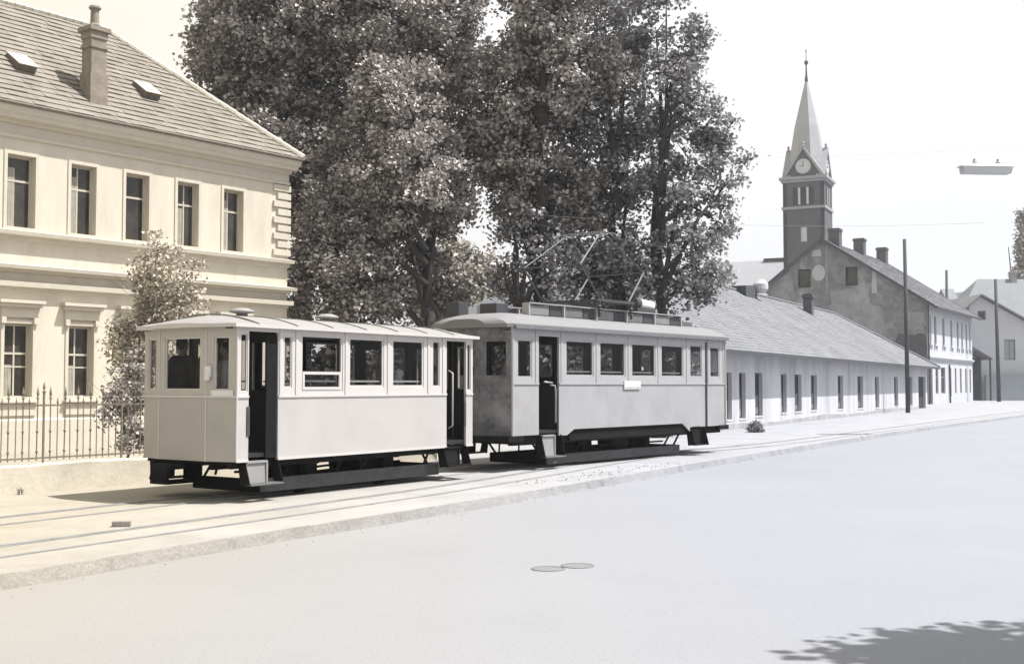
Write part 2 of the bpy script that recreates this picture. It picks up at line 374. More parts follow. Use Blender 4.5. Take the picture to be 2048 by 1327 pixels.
# ---------------------------------------------------------------- left two-storey building
bR = R(52.3); bL = 20.
A0 = Vector((-7.14, 37.2, 0)) - Vector((math.cos(bR), math.sin(bR), 0)) * bL
bd = thing('town_building', 'large cream stuccoed two-storey building with hipped tile roof behind the iron fence', 'building', A0, bR)
T = lambda t: bL + t
ups = [(-18.1, -17.35), (-16.4, -15.65), (-14.6, -13.85), (-12.9, -12.1), (-11.15, -10.4), (-9.39, -8.62), (-7.6, -6.85), (-5.92, -5.17), (-4.2, -3.46), (-2.54, -1.8)]
U = [(T(a), T(b), 5.75, 7.63) for a, b in ups]; Lw = [(T(a), T(b), 1.4, 3.3) for a, b in ups]
mb = MB(); mb.wall(0, bL, 0, 8.5, .36, U + Lw)
mb.M = Mseg((bL, .36), (bL, 8.12)); mb.wall(0, 7.4, 0, 8.5, .36, [])
mb.M = Mseg((0, 8.12), (0, .36)); mb.wall(0, 7.76, 0, 8.5, .36, [])
mb.M = Mseg((bL - .36, 8.12), (.36, 8.12)); mb.wall(0, bL - .72, 0, 8.5, .36, [])
mb.build('wall', 'plaster_cream', bd)
# cornice, courses
def course(name, prof, m='trim_cream', x1=None):   # prof: list of (out, z) closed back to wall
    mb = MB(); X1 = bL
    o = [(p[0], p[1]) for p in prof]
    # front run with mitred corner
    n = len(o)
    vs = []
    for (q, z) in o: vs += [(-q, -q, z), (X1 + q * .5, -q, z), (X1 + q * .5, 8.12, z)]
    fs = []
    for i in range(n - 1):
        for k in range(2): fs.append((i * 3 + k, i * 3 + k + 1, (i + 1) * 3 + k + 1, (i + 1) * 3 + k))
    mb.add(vs, fs); return mb.build(name, m, bd)
course('cornice', [(.002, 8.05), (.06, 8.07), (.08, 8.14), (.03, 8.16), (.03, 8.40), (.10, 8.42), (.13, 8.50), (.30, 8.52), (.32, 8.62), (.38, 8.66), (.42, 8.80), (.42, 8.83), (.0, 8.84)])
course('string_course', [(.002, 5.42), (.06, 5.44), (.08, 5.54), (.22, 5.56), (.24, 5.66), (.002, 5.71)])
course('ledge', [(.002, 4.60), (.10, 4.62), (.12, 4.67), (.31, 4.69), (.33, 4.78), (.002, 4.84)])
course('ledge', [(.002, 4.14), (.05, 4.16), (.06, 4.22), (.20, 4.24), (.21, 4.36), (.002, 4.40)])
course('plinth', [(.06, -.05), (.06, .82), (.002, .88)])
mb = MB(); mb.box((-.5, -.43, 8.835), (bL + .22, .1, 8.90)); mb.tube([(-.4, -.46, 8.86), (bL + .25, -.46, 8.86)], .045, 8)
mb.build('gutter', 'iron_pale', bd)
# quoins
for i in range(9):
    z = 5.80 + i * .255; w = .62 if i % 2 == 0 else .46
    q = MB(); q.box((bL - w, -.075, z), (bL + .075, .3, z + .195)); q.build('quoin', 'trim_cream', bd, bevel=.01)
# windows
for wi, (x0, x1, z0, z1) in enumerate(U + Lw):
    up = wi < len(U); k = wi % len(U)
    s_ = MB(); s_.frame(x0 - .09, x1 + .09, z0 - .06, z1 + .1, .088, -.03, .02)
    w = MB(); yy = .20; zt = z0 + (z1 - z0) * (.66 if up else .60)
    xm = x0 + (x1 - x0) * (.5 if k % 3 else .42)
    w.frame(x0, x1, z0, z1, .055, yy, yy + .06, mull=[(xm, z0 + .05, z1 - .05)] if k not in (5, 7) or not up else [], trans=[zt])
    if not up: w.box((x0 + .055, yy + .006, z0 + .78), (x1 - .055, yy + .03, z0 + .82))
    wo_ = w.build('window', 'sash', bd)
    s_.build('surround', 'trim_cream', wo_)
    p = MB(); p.box((x0 + .05, yy + .024, z0 + .05), (x1 - .05, yy + .034, z1 - .05)); p.build('pane', 'dark_glass', wo_)
    if (not up) or k in (5, 6, 8, 9):
        c = MB(); hgt = (z0 + .85) if not up else zt - .1
        for q in range(6):
            a = x0 + .06 + q * .045; c.box((a, yy + .012 + .003 * (q % 2), z0 + .06), (a + .04, yy + .018 + .003 * (q % 2), z1 - .3 if up and k != 8 else hgt))
        c.build('curtain', 'curtain', wo_)
    sl_ = MB(); sl_.box((x0 - .14, -.13, z0 - .13), (x1 + .14, .2, z0 - .062)); sl_.build('sill', 'trim_cream', wo_, bevel=.01)
    if not up:
        h = MB(); xc = (x0 + x1) / 2; hw = .62
        h.box((xc - hw, -.24, 3.82), (xc + hw, 0, 3.90)); h.box((xc - hw + .06, -.17, 3.72), (xc + hw - .06, 0, 3.82)); h.box((xc - hw + .12, -.07, 3.46), (xc + hw - .12, 0, 3.72))
        h.box((xc - hw + .12, -.10, 3.30), (xc - hw + .24, 0, 3.46)); h.box((xc + hw - .24, -.10, 3.30), (xc + hw - .12, 0, 3.46))
        h.build('window_hood', 'trim_cream', bd)
        h = MB(); h.box((x0 - .1, -.05, .95), (x1 + .1, 0, 1.25)); h.build('apron_panel', 'trim_cream', bd)
# roof
ez, rz_, D = 8.9, 12.87, 4.06; e = .45
rf = MB(); er = .24
tiled(rf, (-e, -e, ez), (bL + er, -e, ez), (bL - D, D, rz_), (D, D, rz_), 22, .24)
tiled(rf, (bL + er, -e, ez), (bL + er, 8.12 + e, ez), (bL - D, D + .01, rz_), (bL - D, D, rz_), 22, .24)
rf.add([(-e, -e, ez), (D, D, rz_), (-e, 8.12 + e, ez)], [(0, 1, 2)]); rf.add([(-e, 8.12 + e, ez), (D, D, rz_), (bL - D, D, rz_), (bL + er, 8.12 + e, ez)], [(0, 1, 2, 3)])
rf.add([(-e, -e, ez - .01), (bL + er, -e, ez - .01), (bL + er, 8.57, ez - .01), (-e, 8.57, ez - .01)], [(0, 1, 2, 3)])
roof = rf.build('roof', 'tile', bd)
cap = MB()
def capline(a, b, n):
    a = Vector(a); b = Vector(b)
    for i in range(n):
        p = a.lerp(b, i / n); q = a.lerp(b, (i + 1.12) / n); j = random.uniform(-.008, .008)
        cap.tube([p + Vector((0, 0, j)), q + Vector((0, 0, j + .015))], [.115, .09], 8)
capline((bL + er, -e, ez + .03), (bL - D, D, rz_ + .03), 26); capline((D, D, rz_ + .03), (bL - D, D, rz_ + .03), 44); capline((bL + er, 8.57, ez), (bL - D, D, rz_), 20)
cap.build('ridge_tiles', 'trim_cream', roof)
slope = (rz_ - ez) / (D + e)
def chimney(x, y, w, d, ztop, par):
    zb = ez + (y + e) * slope - .5; c = MB(); c.box((x - w / 2, y - d / 2, zb), (x + w / 2, y + d / 2, ztop - .35))
    c.box((x - w / 2 - .04, y - d / 2 - .04, zb), (x + w / 2 + .04, y + d / 2 + .04, zb + 1.15))
    c.box((x - w / 2 - .035, y - d / 2 - .035, ztop - .62), (x + w / 2 + .035, y + d / 2 + .035, ztop - .54))
    c.box((x - w / 2 - .03, y - d / 2 - .03, ztop - .35), (x + w / 2 + .03, y + d / 2 + .03, ztop - .15)); c.box((x - w / 2 - .09, y - d / 2 - .09, ztop - .15), (x + w / 2 + .09, y + d / 2 + .09, ztop - .03))
    o = c.build('chimney', 'chimney_brick', par)
    p = MB(); p.lathe((x, y, ztop - .03), [(.15, 0), (.17, .08), (.12, .14), (.11, .5), (.17, .56), (.15, .62)], 12); p.build('chimney_pot', 'chimney_brick', o)
    return o
chimney(T(-6.72), .38, .46, .46, 11.6, roof)
def skylight(x, y, par):
    z = ez + (y + e) * slope; u = Vector((0, 1, slope)).normalized(); n = Vector((0, -slope, 1)).normalized(); c = Vector((x, y, z))
    b = MB()
    P = lambda a, bb, h: tuple(c + Vector((1, 0, 0)) * a + u * bb + n * h)
    w, l = .26, .38
    b.add([P(-w, -l, 0), P(w, -l, 0), P(w, l, 0), P(-w, l, 0), P(-w, -l, .22), P(w, -l, .22), P(w, l, .10), P(-w, l, .10)], [(3, 2, 1, 0), (0, 1, 5, 4), (1, 2, 6, 5), (2, 3, 7, 6), (3, 0, 4, 7), (4, 5, 6, 7)])
    o = b.build('skylight', 'iron_pale', par)
    g = MB(); g.add([P(-w * 1.1, -l * 1.12, .235), P(w * 1.1, -l * 1.12, .235), P(w * 1.1, l, .115), P(-w * 1.1, l, .115), P(-w * 1.1, -l * 1.12, .26), P(w * 1.1, -l * 1.12, .26), P(w * 1.1, l, .14), P(-w * 1.1, l, .14)],
                    [(3, 2, 1, 0), (0, 1, 5, 4), (1, 2, 6, 5), (2, 3, 7, 6), (3, 0, 4, 7), (4, 5, 6, 7)])
    g.build('skylight_lid', 'sash', o)
skylight(T(-8.45), 1.15, roof); skylight(T(-4.5), 1.2, roof); skylight(T(-13.3), 1.0, roof)

# ---------------------------------------------------------------- iron fence
fA = Vector((-8.153, 18.81, 0)); fB = Vector((-6.482, 20.995, 0)); fr = math.atan2(fB.y - fA.y, fB.x - fA.x)
fo = fA - Vector((math.cos(fr), math.sin(fr), 0)) * 2.2
fc = thing('iron_fence', 'wrought iron railing with spear points on a low pale stone base', 'fence', fo, fr)
FL = 12.6
b = MB(); n = 60
for i in range(n):
    a0, a1 = FL * i / n, FL * (i + 1) / n
    def zt(a): return .46 + .012 * math.sin(a * 2.1) + .006 * math.sin(a * 9)
    b.add([(a0, -.13, -.02), (a1, -.13, -.02), (a1, -.11, zt(a1) - .03), (a0, -.11, zt(a0) - .03), (a1, -.08, zt(a1)), (a0, -.08, zt(a0)), (a1, .16, zt(a1)), (a0, .16, zt(a0)), (a1, .16, 0), (a0, .16, 0)],
          [(0, 1, 2, 3), (3, 2, 4, 5), (5, 4, 6, 7), (7, 6, 8, 9)])
b.box((FL, -.13, -.02), (FL + .02, .16, .46))
b.build('base_wall', 'fence_stone', fc, smooth=False)
r_ = MB(); r_.box((0, -.012, 1.39), (FL, .012, 1.42)); r_.build('top_rail', 'iron', fc)
r_ = MB(); r_.box((0, -.012, .53), (FL, .012, .56)); r_.build('bottom_rail', 'iron', fc)
pk = MB(); pk.tube([(0, 0, .5), (0, 0, 1.62)], .011, 6); pk.lathe((0, 0, 1.50), [(.012, 0), (.03, .02), (.012, .05), (.026, .10), (.001, .22)], 6)
pk.lathe((0, 0, .62), [(.012, 0), (.028, .03), (.012, .06)], 6); pk.lathe((0, 0, .95), [(.012, 0), (.028, .03), (.012, .06)], 6); proto = None
pk2 = MB(); pk2.tube([(0, 0, .5), (0, 0, 1.44)], .009, 6); pk2.lathe((0, 0, 1.42), [(.01, 0), (.02, .03), (.001, .12)], 6)
post0 = None; k = 0; x = .1; pi = 0
while x < FL - .05:
    if pi % 12 == 11:
        if post0 is None:
            p = MB(); p.box((-.014, -.014, .44), (.014, .014, 1.6)); p.lathe((0, 0, 1.6), [(.02, 0), (.03, .03), (.012, .06), (.024, .1), (.001, .2)], 8)
            post0 = p.build('fence_post', 'iron', fc); post0.location.x = x
        else:
            c = post0.copy(); scene.collection.objects.link(c); c.parent = fc; c.location.x = x
    else:
        key = 'a' if pi % 2 == 0 else 'b'
        if pi < 2:
            c = (pk if key == 'a' else pk2).build('picket', 'iron', fc)
            if key == 'a': pa = c
            else: pb = c
        else:
            c = (pa if key == 'a' else pb).copy(); scene.collection.objects.link(c); c.parent = fc
        c.location.x = x; c.rotation_euler = (random.uniform(-.01, .01), random.uniform(-.012, .012), 0)
    x += .123; pi += 1

# ---------------------------------------------------------------- foliage builders
def leaves(name, m, clumps, per, spread, size, parent=None, flat=.7):
    """clumps: (N,3) centres; leaves folded along the midrib, one mesh"""
    N = len(clumps) * per; c = np.repeat(clumps, per, axis=0) + rng.normal(0, 1, (N, 3)) * np.array([spread, spread, spread * flat])
    nr = rng.normal(0, 1, (N, 3)); nr[:, 2] = np.abs(nr[:, 2]) + .35; nr /= np.linalg.norm(nr, axis=1)[:, None]
    d = rng.normal(0, 1, (N, 3)); d[:, 2] -= .5; d -= nr * (d * nr).sum(1)[:, None]; d /= np.linalg.norm(d, axis=1)[:, None]
    s = np.cross(nr, d); L_ = (size * rng.uniform(.6, 1.35, N))[:, None]; w = L_ * rng.uniform(.34, .5, N)[:, None]; up = nr * L_ * .14
    v = np.stack([c - d * L_ * .5, c - d * L_ * .1 + s * w + up, c + d * L_ * .5 - nr * L_ * .08, c - d * L_ * .1 - s * w + up, c + d * L_ * .22 + s * w * .72 + up * .8, c + d * L_ * .22 - s * w * .72 + up * .8], 1).reshape(-1, 3)
    base = (np.arange(N) * 6)[:, None]; f = np.stack([base + np.array([[0, 1, 4, 2]]), base + np.array([[0, 2, 5, 3]])], 1).reshape(-1)
    me = bpy.data.meshes.new(name); me.vertices.add(N * 6); me.vertices.foreach_set('co', v.ravel().astype(np.float32))
    me.loops.add(N * 8); me.loops.foreach_set('vertex_index', f.astype(np.int32)); me.polygons.add(N * 2)
    me.polygons.foreach_set('loop_start', (np.arange(N * 2) * 4).astype(np.int32)); me.update(); me.validate()
    o = bpy.data.objects.new(name, me); scene.collection.objects.link(o); me.materials.append(MATS[m])
    if parent is not None: o.parent = parent
    return o
def blob_clumps(blobs, dens, origin):
    out = []
    for (px, py, rx, ry, Y, dy) in blobs:
        c = at(px, py, Y); sx_, sz_ = rx * Y / F, ry * Y / F
        n = max(4, int(1.2 * dens * (sx_ * sz_ * dy) ** (2 / 3)))
        nb = max(3, int(n / 9)); B = rng.normal(0, 1, (nb, 3)); B /= np.linalg.norm(B, axis=1)[:, None]
        B *= (rng.uniform(.15, 1.12, nb) ** .5)[:, None]; br = rng.uniform(.2, .44, nb)
        k = rng.integers(0, nb, n); v = rng.normal(0, 1, (n, 3)); v /= np.linalg.norm(v, axis=1)[:, None]
        rad_ = rng.uniform(.3, 1, n) ** .5; w_ = B[k] + v * (br[k] * rad_)[:, None]
        free = rng.uniform(0, 1, n) < .42; w_[free] = v[free] * (rng.uniform(.2, 1.22, (n, 1)) ** .6)[free]; v = w_
        out.append(v * np.array([sx_, dy, sz_]) + np.array(c) - np.array(origin))
    return np.concatenate(out)
def tree(name, label, cat, base, blobs, m, dens, per, spread, size, trunk_r, limbs, group=None, flat=.7, top=None, lean=0.):
    t = thing(name, label, cat, base, 0, group)
    bx = Vector(base); tk = MB(); H_ = top or max(at(b[0], b[1] - b[3] * .3, b[4]).z for b in blobs)
    path = []; rad = []
    for i in range(9):
        f_ = i / 8; path.append((lean * f_ + .14 * math.sin(i * 1.7 + bx.x), .1 * math.cos(i * 2.1) + max(0, f_ - .3) * (7 if H_ > 8 else 1), H_ * f_ * (.85 if H_ > 8 else 1))); rad.append(trunk_r * (1.25 if i == 0 else 1) * (1 - .8 * f_))
    tk.tube(path, rad, 10)
    for li in range(limbs):
        b = blobs[li % len(blobs)]; c = at(b[0] + random.uniform(-.4, .4) * b[2], b[1] + random.uniform(-.3, .3) * b[3], b[4]) - bx
        z0 = H_ * random.uniform(.25, .7); z0 = min(z0, max(c.z - .3, H_ * .2)); s0 = Vector((lean * z0 / H_, 0, z0)); mid = s0.lerp(c, .5) + Vector((0, 0, .5)) + Vector((random.uniform(-.3, .3),) * 3) * .5
        r0 = trunk_r * .45; tk.tube([s0, mid, c], [r0, r0 * .6, r0 * .15], 7)
        for q in range(3):
            e2 = mid.lerp(c, .3 + .3 * q) ; tk.tube([e2, e2 + Vector((random.uniform(-1, 1), random.uniform(-1, 1), random.uniform(.1, .9)))], [r0 * .3, r0 * .06], 5)
    tk.build('trunk', 'bark', t, smooth=True)
    leaves('crown', m, blob_clumps(blobs, dens, base), per, spread, size, t, flat)
    return t

# big trees: blobs are (px, py, rx, ry, depth, thickness)
G = 'large leafy trees behind the fence'
tree('broadleaf_tree', 'tall dark leafy tree overlapping the right end of the tiled roof', 'tree', at(600, 940, 44).xy.to_3d(),
     [(520, 120, 120, 150, 44, 3), (620, -20, 190, 150, 44, 3.5), (470, 60, 70, 90, 44, 2), (560, 290, 120, 120, 43, 2.5), (700, 130, 150, 160, 44, 3), (640, 420, 70, 110, 44, 2), (820, -40, 150, 140, 45, 3), (820, 130, 120, 130, 44, 3), (895, 60, 70, 120, 44, 2)],
     'leaf_brown', 36, 64, .25, .155, .38, 14, G)
tree('broadleaf_tree', 'paler drooping leafy tree in front, its dark trunk showing left of the motor tram', 'tree', at(851, 900, 37.7).xy.to_3d(),
     [(800, 240, 90, 120, 39.5, 1.6), (735, 350, 100, 100, 39.5, 1.8), (840, 350, 95, 100, 39, 1.8), (700, 450, 90, 80, 39.5, 1.6), (800, 430, 100, 70, 39.5, 1.7), (875, 410, 65, 60, 40, 1.2), (670, 360, 50, 60, 40, 1), (765, 190, 55, 70, 40, 1), (640, 480, 45, 60, 40, 1)],
     'leaf_light', 46, 64, .21, .13, .26, 9, G, flat=.8)
tree('broadleaf_tree', 'dense dark middle tree, its thick straight trunk above the near motor end', 'tree', at(1087, 900, 38.8).xy.to_3d(),
     [(1075, 60, 70, 130, 41, 2.4), (1010, 210, 85, 110, 41, 2.4), (1130, 170, 110, 130, 40.5, 2.6), (985, 290, 50, 75, 41, 1.8), (1060, 330, 90, 110, 41, 2.4), (1100, -50, 100, 110, 41, 2.5), (1130, 400, 80, 70, 41, 2), (905, 220, 45, 100, 42, 1.6)],
     'leaf_brown', 34, 62, .23, .145, .33, 10, G)
tree('broadleaf_tree', 'small dark tree low against the pale gap in the foliage', 'tree', at(1034, 900, 38.1).xy.to_3d(),
     [(1040, 470, 60, 60, 39.5, 1.4), (1020, 560, 38, 45, 39.5, 1.1), (1075, 540, 55, 60, 39.5, 1.4), (1090, 590, 50, 45, 39.5, 1.2), (1130, 500, 55, 55, 39.8, 1.3)],
     'leaf_cool', 22, 48, .22, .14, .19, 6, G)
tree('broadleaf_tree', 'tall slender-limbed tree rising behind the pantograph', 'tree', at(1240, 900, 39.6).xy.to_3d(),
     [(1240, 40, 100, 120, 41.5, 2.2), (1200, 220, 80, 110, 41.5, 2), (1250, 350, 80, 100, 41.5, 2), (1200, 470, 70, 80, 41.5, 1.8), (1240, 560, 60, 60, 41.5, 1.6), (1170, 560, 50, 50, 41.5, 1.4)],
     'leaf_cool', 20, 50, .23, .145, .24, 9, G)
tree('broadleaf_tree', 'airy rightmost tree with sky gaps, its dark trunk behind the far motor end', 'tree', at(1326, 900, 38.6).xy.to_3d(),
     [(1300, 40, 85, 90, 40, 1.6), (1370, 90, 50, 55, 40, 1.2), (1320, 190, 90, 90, 40, 1.6), (1390, 230, 50, 60, 40, 1.1), (1380, 330, 75, 75, 40, 1.5), (1450, 340, 48, 66, 40, 1.0), (1440, 270, 34, 44, 40, .8), (1300, 330, 60, 80, 40, 1.4), (1350, 440, 80, 65, 40, 1.5), (1435, 430, 38, 42, 40, .8), (1380, 530, 60, 60, 39.6, 1.3), (1300, 530, 60, 60, 40, 1.3), (1420, 550, 36, 38, 39.6, .9), (1395, 600, 32, 28, 39.6, .8), (1340, -40, 60, 60, 40, 1.2), (1400, 60, 26, 30, 40, .6), (1260, 590, 60, 30, 39.6, 1), (1340, 590, 60, 32, 39.6, 1), (1240, 480, 40, 60, 40, 1)],
     'leaf_cool', 16, 48, .22, .145, .22, 15, G)
tree('garden_tree', 'bushy low tree filling the space right of the cream building corner', 'tree', gnd(660, 874).xy.to_3d(),
     [(640, 570, 55, 60, 38.5, 1.2), (710, 560, 70, 75, 38.5, 1.4), (775, 570, 55, 65, 38.5, 1.1), (640, 500, 50, 40, 38.8, 1), (720, 620, 90, 40, 38.3, 1.2), (800, 615, 30, 30, 38.5, .8), (870, 600, 45, 45, 40.5, .9), (850, 540, 50, 50, 40.5, .9)],
     'leaf_brown', 48, 60, .2, .125, .12, 5, flat=.8)
tree('pale_tree', 'sunlit pale foliage seen through the gap between the dark trees', 'tree', at(940, 850, 62).xy.to_3d(),
     [(930, 560, 70, 60, 62, 3), (900, 610, 60, 60, 60, 2.5), (960, 620, 60, 60, 60, 2.5), (590, 600, 30, 60, 60, 1.5)][:3],
     'leaf_pale', 34, 44, .36, .25, .25, 5)
tree('pale_shrub', 'pale sunlit shrub tucked beside the corner of the cream building', 'shrub', gnd(592, 873).xy.to_3d(),
     [(592, 600, 16, 40, 39, .7), (600, 560, 12, 30, 39, .6), (598, 650, 20, 40, 39, .7)], 'leaf_pale', 60, 22, .16, .16, .07, 3)
tree('young_tree', 'slim young tree with light feathery leaves in front of the cream facade', 'tree', gnd(300, 930).xy.to_3d(),
     [(335, 545, 75, 50, 24.5, .7), (290, 580, 40, 60, 24.5, .6), (260, 660, 45, 70, 24.5, .6), (235, 730, 35, 60, 24.5, .5), (290, 700, 45, 70, 24.5, .6), (320, 490, 22, 26, 24.5, .3), (370, 610, 45, 40, 24.5, .5), (330, 640, 50, 50, 24.5, .5)],
     'leaf_cream', 95, 32, .12, .07, .035, 10, flat=.6)
tree('garden_shrub', 'dark leafy shrub behind the railing beside the trailer', 'shrub', gnd(250, 945).xy.to_3d(),
     [(245, 850, 38, 42, 22.3, .45), (225, 820, 22, 30, 22.3, .3), (270, 830, 30, 50, 22.3, .4), (300, 860, 30, 40, 22.6, .4), (262, 760, 26, 50, 22.6, .35), (240, 800, 30, 40, 22.4, .35)],
     'leaf_brown', 110, 34, .08, .065, .03, 4)
HG = 'dark shrubs lining the far side of the tramway behind the trams'
for (px, py, rx, ry, lab) in ((640, 735, 60, 60, 'dark shrub seen through the first windows of the trailer'), (745, 730, 65, 65, 'dark shrub seen through the middle windows of the trailer'), (850, 735, 60, 60, 'dark shrub seen through the last windows of the trailer'), (955, 730, 60, 60, 'dark shrub behind the gap between trailer and motor tram'),
                              (1075, 715, 75, 75, 'dark shrub behind the open rear door of the motor tram'), (1200, 705, 80, 80, 'dark shrub behind the first side windows of the motor tram'), (1320, 705, 75, 80, 'dark shrub behind the far side windows of the motor tram')):
    tree('garden_shrub', lab, 'shrub', at(px, 900, 39.5).xy.to_3d(), [(px, py, rx, ry, 39.5, 1.1), (px - 30, py + 15, rx * .6, ry * .6, 39.2, .8), (px + 30, py + 10, rx * .6, ry * .7, 39.2, .8)], 'leaf_cool', 26, 34, .24, .19, .06, 4, HG)
for px, gp in ((2040, 3), (2031, 0)):
    tree('poplar_tree', 'tall narrow poplar at the right edge far behind the houses' if gp else 'shorter poplar just left of the tall one far behind the houses', 'tree', at(px + (8 if gp else 0), 790, 175).xy.to_3d(),
         [(px + 8, 440, 10, 26, 175, .9), (px + 9, 490, 12, 40, 175, 1), (px + 9, 550, 13, 50, 175, 1), (px + 9, 640, 14, 60, 175, 1)] if gp else [(px + 2, 548, 5, 14, 174, .5), (px + 3, 575, 8, 20, 174, .7), (px + 3, 640, 9, 50, 174, .7)],
         'leaf_pale', 26, 22, .45, .4, .3, 2)
# tree outside the frame on the right whose shadow lies on the road
tree('street_tree', 'roadside tree just right of the view, casting leafy shade on the road', 'tree', (9.6, 8.8, -.13),
     [], 'leaf_cool', 1, 1, 1, 1, .2, 0, top=5) if False else None
st = thing('street_tree', 'roadside tree just right of the view, casting leafy shade on the road', 'tree', (7.5, 7.45, -.13))
tk = MB(); tk.tube([(0, 0, 0), (.05, .1, 2.6), (-.1, .2, 5), (0, .1, 7.6)], [.2, .16, .12, .05], 10); tk.tube([(0, 0, 3), (-1.2, .2, 4.6), (-2.2, .4, 5.2)], [.1, .06, .02], 6); tk.tube([(0, 0, 3.2), (1, -.6, 5), (1.6, -.8, 6.4)], [.1, .06, .02], 6)
tk.build('trunk', 'bark', st, smooth=True)
cl = []
for (x, y, z, r, n) in ((-.6, 0, 5.6, 1.5, 90), (.9, -.7, 6.0, 1.6, 90), (-1.55, .55, 5.3, .75, 28), (-1.7, -.45, 5.0, .6, 18), (.2, .4, 7.0, 1.2, 60), (.0, -1.2, 5.2, 1.2, 60), (-1.3, -1.0, 5.0, .8, 26)):
    v = rng.normal(0, 1, (n, 3)); v /= np.linalg.norm(v, axis=1)[:, None]; cl.append(v * (rng.uniform(.1, 1, n) ** .4)[:, None] * r + np.array([x, y, z]))
leaves('crown', 'leaf_cool', np.concatenate(cl), 26, .2, .17, st)
# round bush and weeds
p = gnd(1510, 864); rb = thing('round_bush', 'small round dusty bush at the foot of the long low house', 'shrub', (p.x, p.y, 0))
v = rng.normal(0, 1, (150, 3)); v /= np.linalg.norm(v, axis=1)[:, None]; v[:, 2] = np.abs(v[:, 2]) * 1.2
leaves('crown', 'leaf_cool', v * (rng.uniform(.2, 1, 150) ** .4)[:, None] * np.array([.26, .26, .3]) + np.array([0, 0, .04]), 14, .05, .055, rb)
tk = MB(); tk.tube([(0, 0, 0), (.02, 0, .2), (0, .02, .38)], [.02, .015, .005], 6); tk.build('stem', 'bark', rb)
for i, (px, py, s_) in enumerate(((40, 988, .8), (150, 976, 1.2), (165, 975, 1.), (202, 971, .9))):
    p = gnd(px, py); w = MB(); base_ = (p.x, p.y - .02, 0)
    for k in range(26):
        a = random.uniform(0, 6.28); h = random.uniform(.08, .2) * s_; d = Vector((math.cos(a), math.sin(a), 0)) * random.uniform(.02, .09)
        r0 = Vector((random.gauss(0, .03), random.gauss(0, .02), 0)); q = Vector((-d.y, d.x, 0)).normalized() * .006
        w.add([r0 - q, r0 + q, r0 + d * .5 + q + Vector((0, 0, h * .7)), r0 + d * .5 - q + Vector((0, 0, h * .7)), r0 + d + Vector((0, 0, h))], [(0, 1, 2, 3), (3, 2, 4)])
    o = w.build('weed', 'leaf_brown'); o.location = base_
    tag(o, ['sparse weed tuft at the fence base nearest the left edge', 'largest weed tuft growing at the foot of the fence wall', 'weed tuft just right of the largest one at the fence wall', 'weed tuft at the fence wall nearest the trailer'][i], 'weed', 'weeds at the foot of the fence wall')

# ---------------------------------------------------------------- tram builder pieces
def polyroof(name, L_, W_, zed, rise, m, parent, over, facet, fall, power, seams=None, lip=.05, n=28):
    """arched roof; facet: plan inset of the ends; fall: how much crown drops at ends"""
    xs = [0, .02, .06, .12, .2, .3] ; ends = .9
    X = [-over - facet + (ends + over + facet) * t / 8 for t in range(8)] + [ends + (L_ - 2 * ends) * t / 12 for t in range(13)]
    X += [L_ + over + facet - (ends + over + facet) * t / 8 for t in range(7, -1, -1)]
    mb = MB(); ny = 20; rows = []
    hw = W_ / 2 + over * .7
    for x in X:
        e_ = min(x + over + facet, L_ + over + facet - x); 
        # half width as a function of the distance from the end tip
        if facet > 0 and e_ < facet: half = hw * (.5 + .5 * (max(0., e_) / facet) ** .6)
        else: half = hw
        drop = fall * (1 - min(1, e_ / ends)) ** 2
        row = []
        for j in range(ny + 1):
            u = -1 + 2 * j / ny; z = zed + (rise - drop) * max(0., 1 - abs(u) ** power) ** (1 / 1.3 if power > 2 else 1); row.append((x, u * half, z))
        rows.append(row)
    for i in range(len(rows) - 1):
        for j in range(ny): mb.add([rows[i][j], rows[i + 1][j], rows[i + 1][j + 1], rows[i][j + 1]], [(0, 1, 2, 3)])
    o = mb.build(name, m, parent, smooth=True)
    # fascia and underside
    fb = MB(); loop = [r[0] for r in rows] + rows[-1][1:] + [r[-1] for r in rows[::-1]][1:] + rows[0][::-1][1:-1]
    loop = [(p[0], p[1]) for p in loop]; 
    zl = {}
    lp = [r[0] for r in rows] + rows[-1][1:] + [r[-1] for r in rows[::-1]][1:] + rows[0][::-1][1:-1]
    for i in range(len(lp)):
        a, b = lp[i], lp[(i + 1) % len(lp)]
        fb.add([(a[0], a[1], zed - lip), (b[0], b[1], zed - lip), (b[0], b[1], b[2] + .002), (a[0], a[1], a[2] + .002)], [(0, 1, 2, 3)])
    for i in range(len(rows) - 1):
        a0, a1, b0, b1 = rows[i][0], rows[i][-1], rows[i + 1][0], rows[i + 1][-1]
        fb.add([(a0[0], a0[1], zed - lip), (b0[0], b0[1], zed - lip), (b1[0], b1[1], zed - lip), (a1[0], a1[1], zed - lip)], [(3, 2, 1, 0)])
    fb.build('roof_edge', parent['frame_mat'], o)
    if seams:
        sb = MB()
        for xs_ in seams:
            sb.tube([(xs_, -hw + 2 * hw * j / 16, zed + rise * max(0., 1 - abs(-1 + 2 * j / 16) ** power) ** (1 / 1.3 if power > 2 else 1) + .006) for j in range(17)], .012, 5)
        sb.build('roof_seam', 'step_metal', o)
    return o
